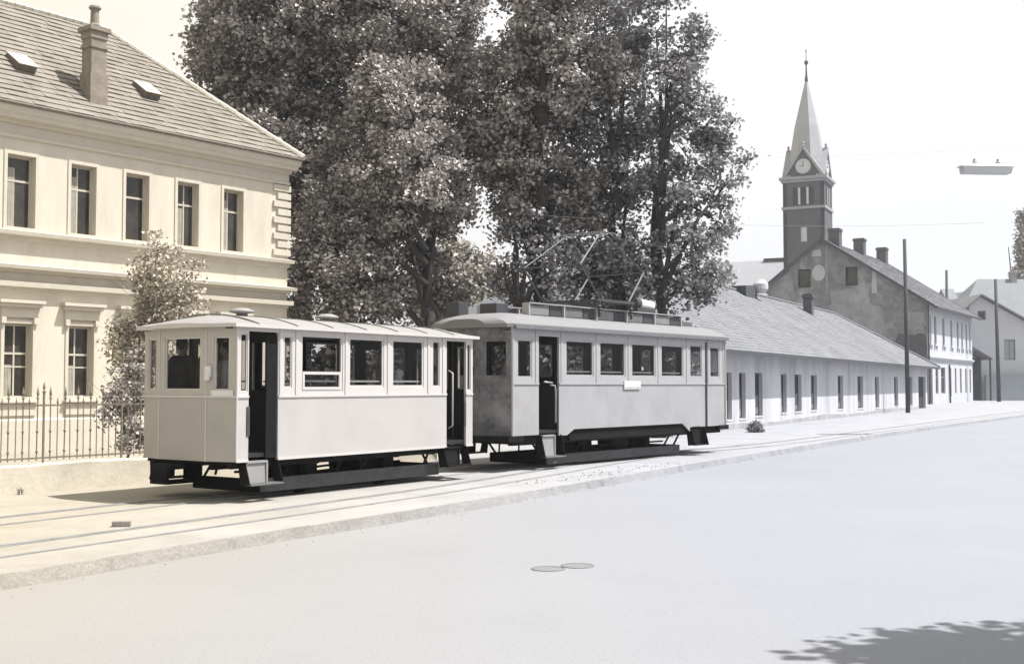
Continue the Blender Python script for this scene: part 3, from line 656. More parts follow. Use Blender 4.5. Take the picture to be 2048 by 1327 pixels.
def tram_window(root, Mx, h, frame_m, rim=.035, y0=.012, bars=(), drop=None, solid=True):
    x0, x1, z0, z1 = h; w = MB(); w.M = Mx; w.frame(x0, x1, z0, z1, rim, y0, y0 + .03)
    if drop: w.frame(x0 + rim, x1 - rim, z0 + rim, drop, .045, y0 - .01, y0 + .018); 
    o = w.build('window', frame_m, root)
    p = MB(); p.M = Mx; zt_ = (drop if drop else z1) - rim * .9; p.add([(x0 + rim * .9, y0 + .02, z0 + rim * .9), (x1 - rim * .9, y0 + .02, z0 + rim * .9), (x1 - rim * .9, y0 + .02, zt_), (x0 + rim * .9, y0 + .02, zt_)], [(0, 1, 2, 3)]); p.build('pane', 'tram_glass', o)
    for z in bars:
        b = MB(); b.M = Mx; b.box((x0 + rim, y0 + .05, z - .014), (x1 - rim, y0 + .07, z + .014)); b.build('safety_bar', frame_m, o)
    return o
def wheelset(root, x, r=.36, g=.38):
    for s_ in (-1, 1):
        w = MB(); w.M = Matrix.Translation((x, s_ * g, r + .014)) @ Matrix.Rotation(R(90) * s_, 4, 'X')
        w.lathe((0, 0, -.05), [(r + .025, 0), (r + .025, .02), (r, .03), (r, .09), (r * .8, .1), (r * .78, .06), (.1, .05), (.1, .12), (.03, .13)], 28)
        w.build('wheel', 'undercarriage', root, smooth=False)
        a = MB(); a.box((x - .11, s_ * .56 - .07, .27), (x + .11, s_ * .56 + .07, .48)); a.box((x - .16, s_ * .56 - .04, .48), (x + .16, s_ * .56 + .04, .53))
        for k in range(4): a.box((x - .42 + .07 * k, s_ * .56 - .035, .535 + .018 * k), (x + .42 - .07 * k, s_ * .56 + .035, .551 + .018 * k))
        a.build('axle_box', 'undercarriage', root, bevel=.01)
    a = MB(); a.tube([(x, -g, r), (x, g, r)], .05, 10); a.build('axle', 'undercarriage', root)
def seat(root, x, y, face=1):
    s_ = MB(); s_.box((x - .2, y - .4, 1.08), (x + .2, y + .4, 1.14)); o = s_.build('seat', 'interior_wood', root, bevel=.01)
    b = MB(); b.M = Matrix.Translation((x - face * .22, y, 1.14)) @ Matrix.Rotation(R(-8) * face, 4, 'Y'); b.box((-.02, -.4, 0), (.02, .4, .5)); b.build('seat_back', 'interior_wood', o, bevel=.01)
    l = MB(); l.box((x - .15, y - .35, .73), (x + .15, y - .3, 1.08)); l.box((x - .15, y + .3, .73), (x + .15, y + .35, 1.08)); l.build('seat_leg', 'interior', o)

# ================================================================ TRAILER CAR
tO = Vector((-4.905, 17.874, 0)); tA = R(55.5); L1 = 5.83; hw = 1.05
tr = thing('tram_trailer', 'small pale open-platform tram trailer with passengers on its rear platform', 'tram', tO, tA); tr['frame_mat'] = 'trailer_frame'
EZ = 2.62; BZ = 1.57; PZ = .61
near = Mseg((0, -hw), (L1, -hw)); far = Mseg((L1, hw), (0, hw))
sideholes = [(.95, 1.12, 1.70, 2.49), (1.32, 2.27, 1.63, 2.53), (2.42, 3.29, 1.70, 2.52), (3.51, 4.37, 1.70, 2.52), (4.63, 4.83, 1.71, 2.52)]
cw = [(.07, .21, 1.64, 2.50), (5.66, 5.77, 1.64, 2.50)]
doors = [(.23, .83, PZ - .1, 2.54), (5.03, 5.62, PZ - .1, 2.54)]
for Mx, flip in ((near, False), (far, True)):
    H_ = [(L1 - b, L1 - a, c, d) for a, b, c, d in sideholes] if flip else sideholes
    C_ = [(L1 - b, L1 - a, c, d) for a, b, c, d in cw] if flip else cw
    Dr = [(L1 - b, L1 - a, c, d) for a, b, c, d in doors] if flip else doors
    w = MB(); w.M = Mx; w.wall(0, L1, BZ, EZ, .05, H_ + C_ + Dr); w.build('window_wall', 'trailer_frame', tr)
    w = MB(); w.M = Mx @ Matrix.Translation((0, .056, 0)); w.wall(.05, L1 - .05, .73, EZ - .06, .006, H_ + C_ + Dr); w.build('shade_lining', 'interior', tr)  # added near-black sheet, interior shade put into its colour
    w = MB(); w.M = Mx; w.wall(.006, L1 - .006, PZ, BZ, .045, Dr); w.M = Mx @ Matrix.Translation((0, .006, 0))
    w.build('side_panel', 'trailer_panel', tr)
    w = MB(); w.M = Mx
    for a, b in ((0, .23), (.83, 5.03), (5.62, L1)) if not flip else ((0, L1 - 5.62), (L1 - 5.03, L1 - .83), (L1 - .23, L1)): w.box((a, -.016, BZ - .02), (b, 0, BZ + .012)); w.box((a, -.010, PZ - .01), (b, 0.0, PZ + .03))
    w.build('belt_rail', 'trailer_frame', tr)
    for x in (.88, 1.22, 2.345, 3.40, 4.50, 4.93):
        w = MB(); w.M = Mx; xx = L1 - x if flip else x; w.box((xx - .028, -.014, BZ + .014), (xx + .028, 0, EZ - .01)); w.build('window_post', 'trailer_frame', tr)
    for i, h in enumerate(H_):
        if (not flip) and i == 1: tram_window(tr, Mx, h, 'trailer_frame', bars=(1.80,), drop=1.95)
        elif i in (2, 3) or (flip and i == 1): tram_window(tr, Mx, h, 'trailer_frame', bars=(1.80,) if i != 0 else ())
        else: tram_window(tr, Mx, h, 'trailer_frame', rim=.02)
    for h in C_: tram_window(tr, Mx, h, 'trailer_frame', rim=.018)
# ends (faceted)
def facets(sgn, b, yk):
    return [((0, hw), (-b, yk)), ((-b, yk), (-b, -yk)), ((-b, -yk), (0, -hw))] if sgn < 0 else [((L1, -hw), (L1 + b, -yk)), ((L1 + b, -yk), (L1 + b, yk)), ((L1 + b, yk), (L1, hw))]
for sgn in (-1, 1):
    for i, (A, B) in enumerate(facets(sgn, .13, .53)):
        Mx = Mseg(A, B); d = dist(A, B); m_ = .10 if i != 1 else .08
        if i == 1: H_ = [(.12, d - .13, 1.66, 2.46)]
        elif i == 0: H_ = [(.14, d - .13, 1.66, 2.46)]
        else: H_ = [(.13, d - .13, 1.66, 2.46)]
        w = MB(); w.M = Mx; w.wall(0, d, BZ, EZ, .045, H_); w.build('end_window_wall', 'end_frame', tr)
        w = MB(); w.M = Mx @ Matrix.Translation((0, .052, 0)); w.wall(.02, d - .02, .73, EZ - .06, .006, H_); w.build('shade_lining', 'interior', tr)
        w = MB(); w.M = Mx; w.wall(.003, d - .003, PZ, BZ, .04, []); w.build('end_panel', 'end_tone', tr)
        w = MB(); w.M = Mx; w.box((0, -.014, BZ - .02), (d, 0, BZ + .012)); w.build('belt_rail', 'trailer_frame', tr)
        tram_window(tr, Mx, H_[0], 'trailer_frame', rim=.025)
# corner bead + plate, marker lamp, destination box
for cx_, cy_, cr_ in ((-.003, -hw - .003, .016), (-.133, -.53, .012), (-.133, .53, .012)): c = MB(); c.tube([(cx_, cy_, PZ), (cx_, cy_, EZ)], cr_, 8); c.build('corner_bead', 'trailer_frame', tr)
c = MB(); c.M = Mseg((-.13, -.53), (0, -hw)); c.box((.0, -.05, 1.86), (.10, -.012, 2.02)); c.lathe((.05, -.05, 1.80), [(.03, 0), (.045, .03), (.045, .1), (.02, .13)], 12); c.build('marker_lamp', 'cloth_white', tr)
c = MB(); c.M = Mseg((-.13, -.53), (0, -hw)); c.box((.10, -.02, 1.575), (.48, -.005, 1.665)); c.build('notice_plate', 'cloth_white', tr)
c = MB(); c.M = Mseg((0, hw), (-.13, .53)); c.box((.16, -.10, 2.585), (.44, .05, 2.66)); c.build('destination_box', 'cloth_white', tr, bevel=.01)
rf_ = polyroof('roof', L1, 2.1, 2.645, .18, 'trailer_roof', tr, .12, .13, .16, 2, seams=[.35, 1.15, 1.95, 2.75, 3.55, 4.35, 5.15])
for x in (1.0, 2.95):
    v = MB(); v.lathe((x, -.05, 2.80), [(.09, 0), (.09, .07), (.2, .09), (.19, .12), (.1, .155), (.01, .165)], 20); v.build('roof_vent', 'trailer_roof', rf_, smooth=True)
v = MB(); v.tube([(3.4, .3, 2.78), (3.4, .3, 3.05)], .016, 6); v.tube([(5.6, -.3, 2.8), (5.9, -.35, 2.77), (6.1, -.4, 2.60)], .018, 6); v.build('cable_stub', 'steel', rf_)
# floor, bulkheads, ceiling, seats
f_ = MB(); f_.prism([(-.10, -.5, .66), (0, -1.0, .66), (L1, -1.0, .66), (L1 + .10, -.5, .66), (L1 + .10, .5, .66), (L1, 1.0, .66), (0, 1.0, .66), (-.10, .5, .66)], (0, 0, .06)); f_.build('floor', 'interior', tr)
f_ = MB(); f_.box((-.05, -.98, 2.575), (L1 + .05, .98, 2.592)); f_.build('ceiling', 'interior', tr)
for x in (.88, 4.96):
    w = MB(); w.M = Mseg((x, 1.0), (x, -1.0)); w.wall(0, 2.0, .72, 2.575, .04, [(.12, .62, 1.65, 2.4), (.72, 1.28, .72, 2.45), (1.38, 1.88, 1.65, 2.4)]); w.build('bulkhead', 'interior_wood', tr)
for x in (1.55, 2.35, 3.15, 3.95): seat(tr, x, -.55, 1); seat(tr, x, .55, -1)
for x in (5.12, 5.56):
    h = MB(); h.tube([(x if x < 5.3 else x, -1.02, .95), (x, -1.12, 1.0), (x, -1.12, 1.95), (x, -1.02, 2.0)], .016, 8)
    if x < 5.3: h.build('grab_rail', 'handrail', tr, smooth=True)
for x in (.235, 5.60):     # black gate bracket on the post edge
    h = MB(); h.box((x - .05, -1.065, .98), (x + .012, -1.05, 1.42)); h.build('door_latch', 'dark_metal', tr, bevel=.006)
for x0_ in (.83,): 
    d_ = MB(); d_.box((.60, -1.03, .64), (.82, -1.0, 2.5)); d_.build('folded_door', 'undercarriage', tr)
# underframe
u = MB(); u.box((.02, -.92, .50), (L1 - .02, -.82, .608)); u.box((.02, .82, .50), (L1 - .02, .92, .608)); u.box((.05, -.5, .47), (L1 - .05, -.4, .56)); u.box((.05, .4, .47), (L1 - .05, .5, .56))
for x in (.9, 1.9, 2.9, 3.9, 4.9): u.box((x - .05, -.84, .48), (x + .05, .84, .58))
u.box((.0, -.95, .56), (.8, .95, .609)); u.box((4.95, -.95, .56), (L1, .95, .609)); u.build('underframe', 'undercarriage', tr)
for x in (1.95, 3.9): wheelset(tr, x)
for s_ in (-1, 1):
    g = MB(); g.box((.75, s_ * .76 - .02, .10), (5.15, s_ * .76 + .02, .31 if s_ < 0 else .19)); g.build('guard_board', 'guard_board', tr, bevel=.004)
    for x in (1.2, 2.4, 3.0, 4.7):
        h = MB(); h.bar((x, s_ * .76, .28), (x + .12, s_ * .80, .52), .03); h.build('board_bracket', 'undercarriage', tr)
for x in (.75, 5.15):
    g = MB(); g.box((x - .02, -.74, .10), (x + .02, .74, .30)); g.build('end_guard_board', 'undercarriage', tr)
    for y in (-.5, .5): 
        h = MB(); h.bar((x, y, .3), (x + (.2 if x < 1 else -.2), y, .56), .03); h.build('board_bracket', 'undercarriage', tr)
for y in (-.3, .3):
    g = MB(); g.tube([(1.2, y, .34), (2.4, y, .30), (4.6, y, .36)], .022, 6); g.bar((2.9, y, .22), (2.98, y, .55), .05); g.build('brake_rod', 'undercarriage', tr)
g = MB(); g.tube([(3.3, -.6, .42), (3.3, .1, .42)], .13, 12); g.build('brake_cylinder', 'undercarriage', tr)
g = MB(); g.box((1.62, -.3, .3), (1.72, .3, .44)); g.build('brake_beam', 'undercarriage', tr)
for x in (-.5, L1 + .12):
    c = MB(); c.tube([(x, 0, .52), (x + .40, 0, .52)], .045, 8); c.lathe((x + (0 if x < 0 else .4), 0, .46), [(.12, 0), (.14, .06), (.12, .12)], 14); c.build('coupler', 'undercarriage', tr)
# steps
def step(root, x0, x1, zt, s_=-1, metal='step_metal', y=1.0):
    o = MB(); o.box((x0, s_ * (y - .05), .25), (x1, s_ * (y + .16), .275)); o = o.build('step', metal, root)
    xr = x0 + (x1 - x0) * .62
    r_ = MB(); r_.prism([(x0, s_ * (y + .045), zt), (x0, s_ * (y + .06), .28), (x0, s_ * (y + .045), .28), (x0, s_ * (y + .03), zt)], (xr - x0, 0, 0)); r_.build('step_riser', 'step_plate' if metal == 'step_metal' else metal, o)
    r_ = MB(); r_.box((x0, s_ * (y - .02), zt - .02), (xr, s_ * (y + .07), zt + .01)); r_.box((xr - .03, s_ * (y + .05), .28), (xr, s_ * (y + .075), zt - .02)); r_.build('step_edge', 'step_plate' if metal == 'step_metal' else metal, o)
    for x in (x0 - .015, x1):
        b = MB(); b.prism([(x, s_ * (y - .12), zt), (x, s_ * (y + .03), zt), (x, s_ * (y + .14), .27), (x, s_ * (y - .06), .24)], (.015, 0, 0)); b.build('step_side', 'undercarriage', o)
    return o
step(tr, .20, .86, .60); step(tr, 4.98, 5.66, .60, metal='undercarriage'); step(tr, .20, .86, .60, 1, 'undercarriage'); step(tr, 4.98, 5.66, .60, 1, 'undercarriage')
g = MB(); g.box((.05, .55, .20), (.75, .95, .24)); g.box((.05, .55, .24), (.09, .95, .5)); g.box((.70, .55, .24), (.75, .95, .5)); g.build('battery_tray', 'undercarriage', tr)

# ================================================================ MOTOR CAR
mO = Vector((-.812, 24.054, 0)); mA = R(51.5); L2 = 8.8
mt = thing('motor_tram', 'grey tram motor car with pantograph raised and rounded dirty end, ahead of the trailer', 'tram', mO, mA); mt['frame_mat'] = 'motor_roof'
EZ2 = 2.90; BZ2 = 1.77; P2 = .72
near = Mseg((0, -hw), (L2, -hw)); far = Mseg((L2, hw), (0, hw))
SH = [(.16, .64, 1.88, 2.66), (1.82, 2.84, 1.92, 2.69), (3.09, 4.11, 1.92, 2.69), (4.38, 5.40, 1.92, 2.69), (5.67, 6.69, 1.92, 2.69), (7.02, 7.60, 1.92, 2.72), (8.02, 8.50, 1.92, 2.70)]
DR = [(.87, 1.57, P2 - .1, 2.74)]
for Mx, flip in ((near, False), (far, True)):
    fl = (lambda h: (L2 - h[1], L2 - h[0], h[2], h[3])) if flip else (lambda h: h)
    H_ = [fl(h) for h in SH]; Dd = [fl(h) for h in DR]
    w = MB(); w.M = Mx; w.wall(0, L2, BZ2, EZ2, .05, H_ + Dd); w.build('window_wall', 'motor_frame', mt)
    w = MB(); w.M = Mx @ Matrix.Translation((0, .056, 0)); w.wall(.05, L2 - .05, .81, EZ2 - .08, .006, H_ + Dd); w.build('shade_lining', 'interior', mt)  # near-black sheet added to darken the view through the windows
    w = MB(); w.M = Mx
    def pan(a, b, za, zb): w.prism([fl_(a, za), fl_(b, zb), fl_(b, BZ2), fl_(a, BZ2)], (0, .04, 0))
    fl_ = (lambda x, z: (L2 - x, .004, z)) if flip else (lambda x, z: (x, .004, z))
    pan(.004, .87, P2, P2); pan(1.57, 1.86, .68, .68); pan(1.86, 2.12, .68, .80); pan(2.12, 6.65, .80, .80); pan(6.65, 7.0, .80, .60); pan(7.0, L2 - .004, .70, .70)
    w.build('side_panel', 'motor_panel', mt)
    w = MB(); w.M = Mx
    for a, b in ((0, .87), (1.57, L2)):
        a, b = (L2 - b, L2 - a) if flip else (a, b); w.box((a, -.014, BZ2 - .025), (b, 0, BZ2 + .005))
    w.build('belt_rail', 'motor_frame', mt)
    for x in (.04, .78, 1.66, 2.965, 4.245, 5.535, 6.86, 7.93, 8.72):
        w = MB(); w.M = Mx; xx = L2 - x if flip else x; w.box((xx - .03, -.012, BZ2 + .006), (xx + .03, 0, EZ2 - .02)); w.build('window_post', 'motor_frame', mt)
    for i, h in enumerate(H_): tram_window(mt, Mx, h, 'motor_frame', rim=.035, bars=(2.02,) if 0 < i < 5 else ())
    w = MB(); w.M = Mx; xx = L2 - 7.80 if flip else 7.80
    w.box((xx - .022, -.03, .70), (xx + .022, -.004, 2.80)); w.build('door_rail', 'dark_metal', mt)
E2 = lambda s_: [((0, hw), (-.19, .36)), ((-.19, .36), (-.19, -.36)), ((-.19, -.36), (0, -hw))] if s_ < 0 else [((L2, -hw), (L2 + .19, -.36)), ((L2 + .19, -.36), (L2 + .19, .36)), ((L2 + .19, .36), (L2, hw))]
for sgn in (-1, 1):
    for i, (A, B) in enumerate(E2(sgn)):
        Mx = Mseg(A, B); d = dist(A, B); H_ = [(.08, d - .10, 1.88, 2.66)]
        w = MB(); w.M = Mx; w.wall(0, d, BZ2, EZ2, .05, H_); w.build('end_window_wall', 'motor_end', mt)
        w = MB(); w.M = Mx @ Matrix.Translation((0, .056, 0)); w.wall(.02, d - .02, .81, EZ2 - .08, .006, H_); w.build('shade_lining', 'interior', mt)
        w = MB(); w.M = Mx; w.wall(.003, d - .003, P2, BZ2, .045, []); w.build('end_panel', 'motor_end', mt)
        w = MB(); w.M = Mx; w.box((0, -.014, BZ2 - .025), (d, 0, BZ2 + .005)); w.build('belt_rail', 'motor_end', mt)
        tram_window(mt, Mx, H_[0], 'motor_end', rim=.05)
    x = -.19 if sgn < 0 else L2 + .19
    c = MB(); c.M = Matrix.Translation((x, 0, 1.35)) @ Matrix.Rotation(R(90) * sgn, 4, 'Y'); c.lathe((0, 0, 0), [(.13, 0), (.14, .05), (.12, .10), (.10, .105)], 20); c.build('headlamp', 'steel', mt)
    b = MB(); xa, xb = (-.34, .35) if sgn < 0 else (L2 - .35, L2 + .34)
    b.prism([(xa + (.2 if sgn < 0 else 0), -hw - .02, .60), (xb - (0 if sgn < 0 else .2), -hw - .02, .60), (xb, -.4, .60), (xb, .4, .60), (xb - (0 if sgn < 0 else .2), hw + .02, .60), (xa + (.2 if sgn < 0 else 0), hw + .02, .60), (xa, .4, .60), (xa, -.4, .60)], (0, 0, .11)); b.build('bumper', 'undercarriage', mt)
for cx_ in (0, L2): c = MB(); c.tube([(cx_, -hw, P2), (cx_, -hw, EZ2)], .03, 10); c.build('corner_bead', 'motor_frame', mt)
rf2 = polyroof('roof', L2, 2.1, 2.96, .27, 'motor_roof', mt, .09, .2, .16, 3.4, lip=.07)
for y in (-1.135, 1.135): gt = MB(); gt.box((-.02, y - .03, 2.865), (L2 + .02, y + .03, 2.93)); gt.build('gutter', 'iron_cover', rf2)
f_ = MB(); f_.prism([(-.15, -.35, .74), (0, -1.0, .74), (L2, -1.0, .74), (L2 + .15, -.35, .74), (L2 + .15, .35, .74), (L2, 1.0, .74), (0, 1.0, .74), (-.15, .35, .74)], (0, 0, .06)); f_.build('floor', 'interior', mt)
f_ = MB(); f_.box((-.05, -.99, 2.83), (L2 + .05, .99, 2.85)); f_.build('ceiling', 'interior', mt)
for x in (1.62, 6.88):
    w = MB(); w.M = Mseg((x, 1.0), (x, -1.0)); w.wall(0, 2.0, .80, 2.83, .04, [(.12, .62, 1.8, 2.6), (.70, 1.30, .80, 2.6), (1.38, 1.88, 1.8, 2.6)]); w.build('bulkhead', 'interior_wood', mt)
for x in (2.3, 3.1, 3.9, 4.7, 5.5, 6.3): seat(mt, x, -.55, 1); seat(mt, x, .55, -1)
h = MB(); h.tube([(1.28, -1.03, 1.74), (1.30, -1.07, 1.78), (1.02, -1.07, 1.80)][::-1] + [(1.40, -1.07, 1.72), (1.42, -1.07, 1.6), (1.42, -1.07, .95)], .018, 8); h.build('grab_rail', 'handrail', mt, smooth=True)
c = MB(); c.box((4.02, -1.085, 1.68), (4.70, -1.055, 1.82)); c.box((4.02, -1.075, 1.64), (4.70, -1.055, 1.68)); c.build('route_board', 'cloth_white', mt, bevel=.004)
u = MB(); u.box((.1, -.95, .52), (L2 - .1, -.85, .72)); u.box((.1, .85, .52), (L2 - .1, .95, .72)); u.box((2.0, -1.0, .56), (6.8, -.95, .795)); u.box((2.0, .95, .56), (6.8, 1.0, .795))
for x in (.6, 1.7, 3, 4.4, 5.8, 7.2, 8.2): u.box((x - .06, -.86, .52), (x + .06, .86, .66))
u.build('underframe', 'undercarriage', mt)
for x in (3.1, 5.7): wheelset(mt, x, .40)
g = MB(); g.tube([(3.65, -.3, .4), (3.65, .3, .4)], .2, 14); g.build('traction_motor', 'undercarriage', mt)
g = MB(); g.tube([(5.15, -.3, .4), (5.15, .3, .4)], .2, 14); g.build('traction_motor', 'undercarriage', mt)
g = MB(); g.box((4.1, -.7, .34), (4.75, -.3, .56)); g.build('battery_box', 'undercarriage', mt, bevel=.01)
g = MB(); g.tube([(2.3, -.5, .38), (6.6, -.5, .36)], .022, 6); g.build('brake_rod', 'undercarriage', mt)
for s_ in (-1, 1):
    g = MB(); g.box((1.5, s_ * .76 - .02, .07), (6.95, s_ * .76 + .02, .27)); g.build('guard_board', 'guard_board', mt, bevel=.004)
    for x in (1.8, 2.5, 4.2, 6.2):
        h = MB(); h.bar((x, s_ * .76, .25), (x + .15, s_ * .86, .55), .035); h.build('board_bracket', 'undercarriage', mt)
for x in (1.5, 6.95):
    g = MB(); g.box((x - .02, -.74, .07), (x + .02, .74, .27)); g.build('end_guard_board', 'undercarriage', mt)
    for y in (-.6, .6): h = MB(); h.bar((x, y, .25), (x + (-.35 if x < 3 else .35), y, .6), .035); h.build('board_bracket', 'undercarriage', mt)
step(mt, .92, 1.60, .70, -1, 'step_metal', 1.05); step(mt, 7.1, 7.75, .70, -1, 'undercarriage', 1.0)
step(mt, .92, 1.60, .70, 1, 'undercarriage'); step(mt, 7.1, 7.75, .70, 1, 'undercarriage')
for x in (-.75, L2 + .2):
    c = MB(); c.tube([(x, 0, .50), (x + .5, 0, .50)], .05, 8); c.build('coupler', 'undercarriage', mt)
# roof gear
for y in (-.62, .62):
    w = MB(); w.box((1.0, y - .10, 3.435), (7.2, y + .10, 3.455)); w.build('walkway', 'motor_frame', rf2)
    for k in range(6): w = MB(); x = 1.0 + k * 1.24; w.box((x - .02, y - .09, 3.15), (x + .02, y + .09, 3.435)); w.build('walkway_post', 'motor_frame', rf2)
    for k in range(5):
        x = 1.06 + k * 1.24; c = MB(); c.box((x, y - .06, 3.2), (x + .66, y + .09, 3.40)); c.build('resistor_box', 'step_metal' if k % 2 else 'resistor', rf2, bevel=.01)
        c = MB(); c.box((x + .70, y - .05, 3.2), (x + 1.12, y + .08, 3.41)); c.build('resistor_box', 'dark_metal', rf2, bevel=.01)
c = MB(); c.box((.2, .55, 3.15), (.52, .9, 3.48)); c.build('roof_box', 'dark_metal', rf2, bevel=.01)
c = MB(); c.box((.35, -.35, 3.2), (.75, .1, 3.42)); c.build('roof_box', 'dark_metal', rf2, bevel=.01)
c = MB(); c.tube([(5.75, -.35, 3.70), (6.35, -.35, 3.66)], .12, 14); c.build('arrester_drum', 'cloth_white', rf2, smooth=False)
c = MB(); c.tube([(5.55, -.35, 3.71), (5.75, -.35, 3.70)], .135, 14); c.box((5.5, -.5, 3.22), (6.3, -.2, 3.58)); c.build('drum_cap', 'dark_metal', rf2)
c = MB(); c.box((7.3, -.5, 3.2), (8.1, -.2, 3.33)); c.build('roof_hatch', 'step_metal', rf2)
# pantograph
pg = MB(); pg.box((3.3, -.86, 3.60), (4.8, -.80, 3.66)); pg.box((3.3, .80, 3.60), (4.8, .86, 3.66)); pg.box((3.42, -.8, 3.60), (3.48, .8, 3.66)); pg.box((4.62, -.8, 3.60), (4.68, .8, 3.66))
for x in (3.4, 4.7):
    for y in (-.83, .83): pg.lathe((x, y, 3.25), [(.03, 0), (.03, .08), (.06, .1), (.03, .13), (.06, .17), (.03, .2), (.06, .24), (.03, .27), (.03, .36)], 10)
for k in range(6): pg.box((3.3 + .25 * k, -.3, 3.605), (3.42 + .25 * k, .3, 3.63))
pgo = pg.build('pantograph', 'dark_metal', mt)
zk, xkn, xkf = 4.38, 2.72, 5.32; zh = 5.18
for xb, xk in ((3.45, xkn), (4.65, xkf)):
    for y in (-.80, .80):
        a = MB(); a.tube([(xb, y, 3.66), (xk, y * .98, zk)], .021, 8); a.build('lower_arm', 'steel' if xb > 4 else 'dark_metal', pgo)
        a = MB(); a.tube([(xk, y * .98, zk), (4.03 + (.12 if xb > 4 else -.12), y * .6, zh)], .017, 8); a.build('upper_arm', 'steel' if xb < 4 else 'dark_metal', pgo)
    a = MB(); a.tube([(xk, -.80, zk), (xk, .80, zk)], .016, 8); a.build('knee_shaft', 'dark_metal', pgo)
for x in (3.91, 4.15):
    a = MB(); a.tube([(x, -.88, zh - .08), (x, -.72, zh + .03), (x, -.45, zh + .06), (x, .45, zh + .06), (x, .72, zh + .03), (x, .88, zh - .08)], .013, 8); a.build('contact_strip', 'steel', pgo, smooth=True)
for y in (-.48, .48): a = MB(); a.box((3.91, y - .02, zh + .0), (4.15, y + .02, zh + .04)); a.build('head_frame', 'steel', pgo)

# ---------------------------------------------------------------- passengers
def remesh_obj(name, m, shapes, parent, vox=.011):
    mb = MB()
    for s_ in shapes:
        if s_[0] == 'T': mb.tube(s_[1], s_[2], 12)
        else:
            c, r = Vector(s_[1]), s_[2]; pr = [(max(.001, math.sin(math.pi * k / 8)) * 1, -math.cos(math.pi * k / 8)) for k in range(9)]
            vs = []; fs = []; n_ = 14
            for (q, z) in pr:
                for k in range(n_): a = 2 * math.pi * k / n_; vs.append((c.x + r[0] * q * math.cos(a), c.y + r[1] * q * math.sin(a), c.z + r[2] * z))
            for i in range(8):
                for k in range(n_): fs.append((i * n_ + k, i * n_ + (k + 1) % n_, (i + 1) * n_ + (k + 1) % n_, (i + 1) * n_ + k))
            fs.append(tuple(range(n_))[::-1]); fs.append(tuple(8 * n_ + k for k in range(n_))); mb.add(vs, fs)
    o = mb.build(name, m, parent); r_ = o.modifiers.new('remesh', 'REMESH'); r_.mode = 'VOXEL'; r_.voxel_size = vox; r_.use_smooth_shade = True
    sm = o.modifiers.new('smooth', 'SMOOTH'); sm.factor = .5; sm.iterations = 3
    return o
